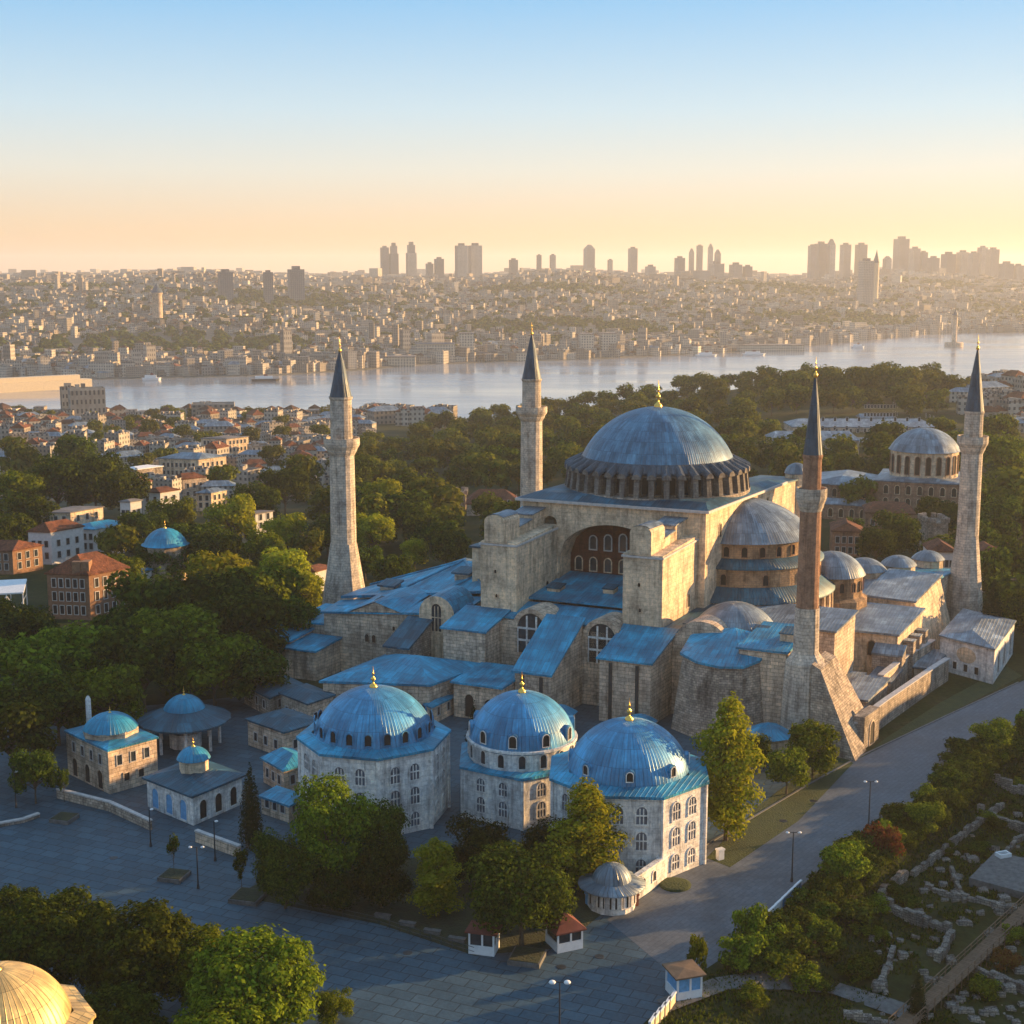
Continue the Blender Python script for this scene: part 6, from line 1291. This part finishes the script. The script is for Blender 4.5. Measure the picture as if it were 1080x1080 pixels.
dims = ((16, 14, 14), (13, 13, 17), (22, 14, 13), (14, 16, 11), (30, 15, 15), (12, 12, 22), (18, 14, 10))
for a, xx, yy, k, s, ang, sz in cand[290:]:
    d_ = dims[k]; g = 1 + max(0, yy - 2600) / 2600; add_block(q, xx, yy, zt(xx, yy), d_[0] * s * g, d_[1] * s * g, d_[2] * s * sz, ang, 2 if k in (3, 6) else 1)
for _ in range(2600):
    b = frnd.uniform(-0.4, 0.4); yy = frnd.uniform(3800, 8500); add_block(q, b * yy, yy, zt(b * yy, yy), frnd.uniform(18, 46), 24, frnd.uniform(6, 14) * (2.2 if frnd.random() < 0.04 else 1), frnd.uniform(-30, 30))
q2 = MB()
for x, y in EXTRA: add_block(q2, x, y, zt(x, y), rnd.uniform(7, 15), rnd.uniform(7, 11), rnd.uniform(4.5, 10), rnd.uniform(-30, 40), rnd.choice((1, 2)))
tag(q2.build('town_roofs', [M['house'], M['houseroof'], M['tile']], None, (0, 1000, 0)), 'crowded small roofs of the shore town near the water', 'town roofs', None, 'stuff')
tag(q.build('city_blocks', [M['house'], M['houseroof'], M['tile']], None, (0, 2000, 0)), 'countless pale blocks covering the hazy slopes across the strait', 'city blocks', None, 'stuff')
# trees between the far houses
q = MB()
tl = leafmesh('far_woods', [(0, 0, 0, 1, 1, 1)], 1, 1, M['leafb'], 1)
V, Fc = [], []; tr = random.Random(9)
for _ in range(5200):
    b = tr.uniform(-0.385, 0.385); fs = interp(FAR_SHORE, b); yy = fs + 30 + tr.random() * 1700; xx = b * yy
    if math.sin(xx * 0.0057 + 1) * math.sin(yy * 0.0078 + 2) < 0.45 and tr.random() < 0.72: continue
    z = zt(xx, yy); s = tr.uniform(6, 11)
    for _k in range(26):
        d = Vector((tr.gauss(0, 1), tr.gauss(0, 1), abs(tr.gauss(0, 1)))).normalized(); p = Vector((xx, yy, z + 3)) + Vector((d.x * s, d.y * s, d.z * s * 0.8)) * tr.uniform(.6, 1); a = d.orthogonal().normalized(); bb = d.cross(a); e = s * 0.34; i = len(V)
        V += [p - a * e, p - bb * e, p + a * e, p + bb * e]; Fc.append((i, i + 1, i + 2, i + 3))
me = bpy.data.meshes.new('far_woods'); me.from_pydata([tuple(v) for v in V], [], Fc); me.materials.append(M['leafb']); o = bpy.data.objects.new('far_woods', me); C.collection.objects.link(o); tag(o, 'dark green trees scattered over slopes across the strait', 'woods', None, 'stuff')
# skyline towers: (left px, right px, top px, distance, shape)
SK = [(401, 410, 261, 4600, 0), (410, 420, 256, 4600, 1), (428, 439, 255, 4700, 1), (449, 457, 278, 4300, 0), (458, 468, 273, 4300, 0), (480, 493, 259, 4200, 0), (494, 508, 259, 4250, 0), (537, 546, 274, 4300, 0), (566, 571, 269, 4700, 0), (580, 586, 269, 4700, 0), (616, 627, 258, 4800, 2), (641, 646, 274, 4700, 0), (663, 672, 262, 4700, 0), (681, 691, 281, 4200, 0), (712, 722, 272, 4300, 0), (727, 732, 262, 4900, 2), (735, 741, 259, 4900, 0), (747, 752, 257, 5000, 2), (754, 760, 263, 4800, 2), (749, 763, 278, 4100, 0), (770, 782, 279, 4100, 0), (784, 793, 281, 4100, 0),
      (853, 860, 259, 4400, 0), (860, 872, 257, 4450, 0), (873, 881, 252, 4400, 2), (887, 897, 258, 4700, 0), (903, 914, 258, 4700, 0), (907, 921, 275, 3100, 0), (932, 940, 270, 4400, 2), (944, 958, 252, 4600, 0), (960, 970, 262, 4500, 0), (970, 978, 266, 4500, 0), (979, 990, 272, 4300, 0), (994, 1007, 268, 4400, 0), (1010, 1021, 266, 4400, 0), (1022, 1032, 267, 4300, 0), (1032, 1041, 261, 4600, 0), (1042, 1053, 263, 4500, 0), (1055, 1068, 278, 4200, 0), (1069, 1079, 280, 4200, 0), (229, 246, 287, 2700, 0), (303, 321, 284, 2800, 0), (277, 288, 287, 2750, 0), (158, 163, 289, 4000, 0), (183, 190, 289, 4000, 0)]
ordn = 'first second third fourth fifth sixth seventh eighth ninth tenth eleventh twelfth thirteenth fourteenth fifteenth sixteenth seventeenth eighteenth nineteenth twentieth twenty-first twenty-second twenty-third twenty-fourth'.split()
shape = {0: 'flat topped grey tower', 1: 'stepped slender grey tower', 2: 'tapering grey tower with pointed cap'}
order = sorted(range(len(SK)), key=lambda i: SK[i][0])
for rank, i in enumerate(order):
    l, r, tp, Yd, sh = SK[i]; a, b = D(l, tp, Yd), D(r, tp, Yd); cx = (a.x + b.x) / 2; w_ = (b.x - a.x) * 0.86; z0 = zt(cx, Yd) - 5; z1 = a.z
    where = f'{ordn[rank]} from the left' if rank < 23 else f'{ordn[len(SK) - 1 - rank]} from the right'
    t = thing('skyscraper', (cx, Yd, z0), f'{shape[sh]} on the far skyline, {where}', 'skyscraper'); P = frame((cx, Yd), 18); q = MB(); h = w_ / 2
    if sh == 0: q.box(P, -h, h, -h, h, z0, z1)
    elif sh == 1: q.box(P, -h, h, -h, h, z0, lerp(z0, z1, 0.72)); q.box(P, -h * .75, h * .75, -h * .75, h * .75, lerp(z0, z1, 0.72), lerp(z0, z1, 0.92))
    else: q.box(P, -h, h, -h, h, z0, lerp(z0, z1, 0.86))
    q.build('shaft', M['tower'], t); q = MB()
    if sh == 0: q.box(P, -h * .5, h * .5, -h * .5, h * .5, z1, z1 + w_ * 0.22)
    elif sh == 1: q.box(P, -h * .45, h * .45, -h * .45, h * .45, lerp(z0, z1, 0.92), z1)
    else: q.prism([P(-h, -h, lerp(z0, z1, 0.86)), P(h, -h, lerp(z0, z1, 0.86)), P(h, h, lerp(z0, z1, 0.86)), P(-h, h, lerp(z0, z1, 0.86))], [P(-h * .3, -h * .3, z1), P(h * .3, -h * .3, z1), P(h * .3, h * .3, z1), P(-h * .3, h * .3, z1)])
    q.build('top', M['houseroof'], t)
# landmark tower with cone roof, slim sunlit tower, bridge, suspension bridge pylons, boats
def cone_tower(px, ytop, ybase, Y, r, label, wall, cone=0.35, name='stone_tower'):
    a = D(px, ytop, Y); z0 = D(px, ybase, Y).z; c = Vector((a.x, Y, 0)); t = thing(name, (a.x, Y, z0), label, 'tower'); zm = lerp(a.z, z0, cone); q = MB(); q.lathe(c, [(r, z0 - 10, 0), (r, zm - 3, 0), (r * 1.12, zm - 2, 0), (r * 1.12, zm, 0)], 16); q.build('shaft', wall, t); q = MB(); q.lathe(c, [(r * 1.25, zm, 0), (r * 0.5, lerp(zm, a.z, .55), 0), (0.1, a.z, 0)], 16); q.build('spire', M['spire'], t)
cone_tower(165, 298, 328, 2150, 7.5, 'round medieval tower with dark cone roof on the far left slope', M['stone'])
cone_tower(925, 263, 310, 3200, 6.5, 'slim sunlit tower with pointed top on the right skyline', M['cream'], 0.3)
t = thing('pier', D(48, 400, 1330), 'long sunlit cream pier standing in the water at left edge', 'pier'); pa, pb = D(-20, 404, 1330), D(97, 400, 1400); pa.z = pb.z = -31; d = (pb - pa).normalized(); nn = Vector((-d.y, d.x, 0)) * 14
q = MB(); q.prism([up(p, -44) for p in (pa, pb, pb + nn, pa + nn)], [up(p, -31) for p in (pa, pb, pb + nn, pa + nn)]); q.build('deck', M['cream'], t)
q = MB(); q.prism([up(p, -31) for p in (pa + nn * .2, pb.lerp(pa, .1) + nn * .2, pb.lerp(pa, .1) + nn * .8, pa + nn * .8)], [up(p, -26.5) for p in (pa + nn * .2, pb.lerp(pa, .1) + nn * .2, pb.lerp(pa, .1) + nn * .8, pa + nn * .8)]); q.build('shed', M['cream'], t)
for px_, y0, Y in ((1008, 326, 2150),):
    p = D(px_, y0, Y); t = thing('water_tower', (p.x, Y, -40), 'thin tall tower standing at the far shore right of the water', 'tower'); q = MB(); q.lathe((p.x, Y), [(14, -44, 0), (14, -34, 0), (4.0, -33, 0), (3.4, p.z - 10, 0), (4.5, p.z - 9, 0)], 12); q.build('shaft', M['stone'], t); q = MB(); q.lathe((p.x, Y), [(4.5, p.z - 9, 0), (0.1, p.z, 0)], 12); q.build('spire', M['spire'], t)
# long waterfront sheds
for l, r, yb, h, lab in ((373, 438, 390, 10, 'long low white waterfront shed across the strait, left one'), (438, 480, 386, 22, 'cream waterfront hotel block beside the long shed'), (485, 500, 382, 34, 'tall cream block rising over waterfront sheds'), (470, 560, 385, 9, 'long low sunlit quay building in the middle of far shore'), (612, 626, 374, 30, 'left one of two cream towers on the far shore'), (634, 650, 374, 30, 'right one of two cream towers on far shore'), (690, 850, 366, 7, 'very long pale palace front at the far waterline')):
    b = ((l + r) / 2 - 540) / F; fs = interp(FAR_SHORE, b) + 14; a, c = D(l, 380, fs), D(r, 380, fs); t = thing('quay_building', ((a.x + c.x) / 2, fs, -39), lab, 'building'); q = MB(); q.box(frame((a.x, fs), 3), 0, c.x - a.x, 0, 26, -46, -38.5 + h); q.build('wall', M['quay'] if 'quay' in M else M['house'], t); q = MB(); q.box(frame((a.x, fs), 3), -0.6, c.x - a.x + 0.6, -0.6, 26.6, -38.5 + h, -37.7 + h); q.build('roof', M['houseroof'], t)
for px_, py_, L_, lab in ((160, 401, 20, 'small white ferry near the far left shore'), (280, 402, 30, 'dark ship moored before the far left shore'), (745, 376, 30, 'grey ferry off the far shore behind great dome'), (795, 375, 34, 'white ferry right of the grey ferry'), (905, 367, 20, 'small boat near the bright far right shore'), (720, 415, 16, 'small dark boat near the wooded point')):
    p = G(px_, py_, -40); t = thing('boat', (p.x, p.y, -40), lab, 'boat'); P = frame((p.x, p.y), 12); h = L_ / 2; q = MB()
    q.prism([P(-h * .9, -2.4, -40.3), P(h * .7, -2.4, -40.3), P(h * .92, 0, -40.3), P(h * .7, 2.4, -40.3), P(-h * .9, 2.4, -40.3)], [P(-h, -3, -37.5), P(h * .75, -3, -37.5), P(h, 0, -37.2), P(h * .75, 3, -37.5), P(-h, 3, -37.5)]); q.build('hull', M['metal'] if 'dark' in lab else M['white'], t)
    q = MB(); q.box(P, -h * .7, h * .5, -2, 2, -37.5, -34.6); q.build('cabin', M['white'], t); q = MB(); q.box(P, -h * .1, h * .15, -0.9, 0.9, -34.6, -32.5); q.build('funnel', M['redcloth'], t)
# ---------------------------------------------------------------- quarter east of the picture: it shades the road and square
for i in range(19):
    s = i / 18; x, y = lerp(98, 172, s) + 3 * math.sin(i * 2.2), lerp(128, 345, s)
    h = rnd.uniform(12, 15)
    fr = frame((x, y), 62 + rnd.uniform(-6, 6)); pg = [fr(0, 0), fr(16, 0), fr(16, -12), fr(0, -12)]
    for p in pg: p.z = 0
    house('row_house', pg, zt(x + 5, y), h, 'timber row house of the lane east of the road', 'house', M['brownwall'], M['tile'], 3.0, (1.5, 4.8, 7.6), (4, 3), 0.5, group='lane of row houses')
for i in range(16):
    s = (i + 0.5) / 16; tree('middark', lerp(92, 162, s) + rnd.uniform(-3, 3), lerp(118, 335, s), rnd.uniform(11, 15), rnd.uniform(5, 6.5), 'tall street tree before the lane of row houses', 'street trees of the lane')
# ---------------------------------------------------------------- haze
hm = bpy.data.materials.new('haze_air'); hm.use_nodes = True; n = hm.node_tree; n.nodes.clear(); out = n.nodes.new('ShaderNodeOutputMaterial'); pv = n.nodes.new('ShaderNodeVolumePrincipled')
pv.inputs['Color'].default_value = (0.93, 0.94, 0.96, 1); pv.inputs['Density'].default_value = HAZE; pv.inputs['Anisotropy'].default_value = 0.28
n.links.new(pv.outputs[0], out.inputs['Volume'])
q = MB(); q.box(lambda u, v, z: Vector((u, v, z)), -11200, 11200, -600, 15700, -52, 215)
tag(q.build('haze', hm, None, (0, 0, 0)), 'thin golden morning haze over water and city', 'haze', None, 'stuff')
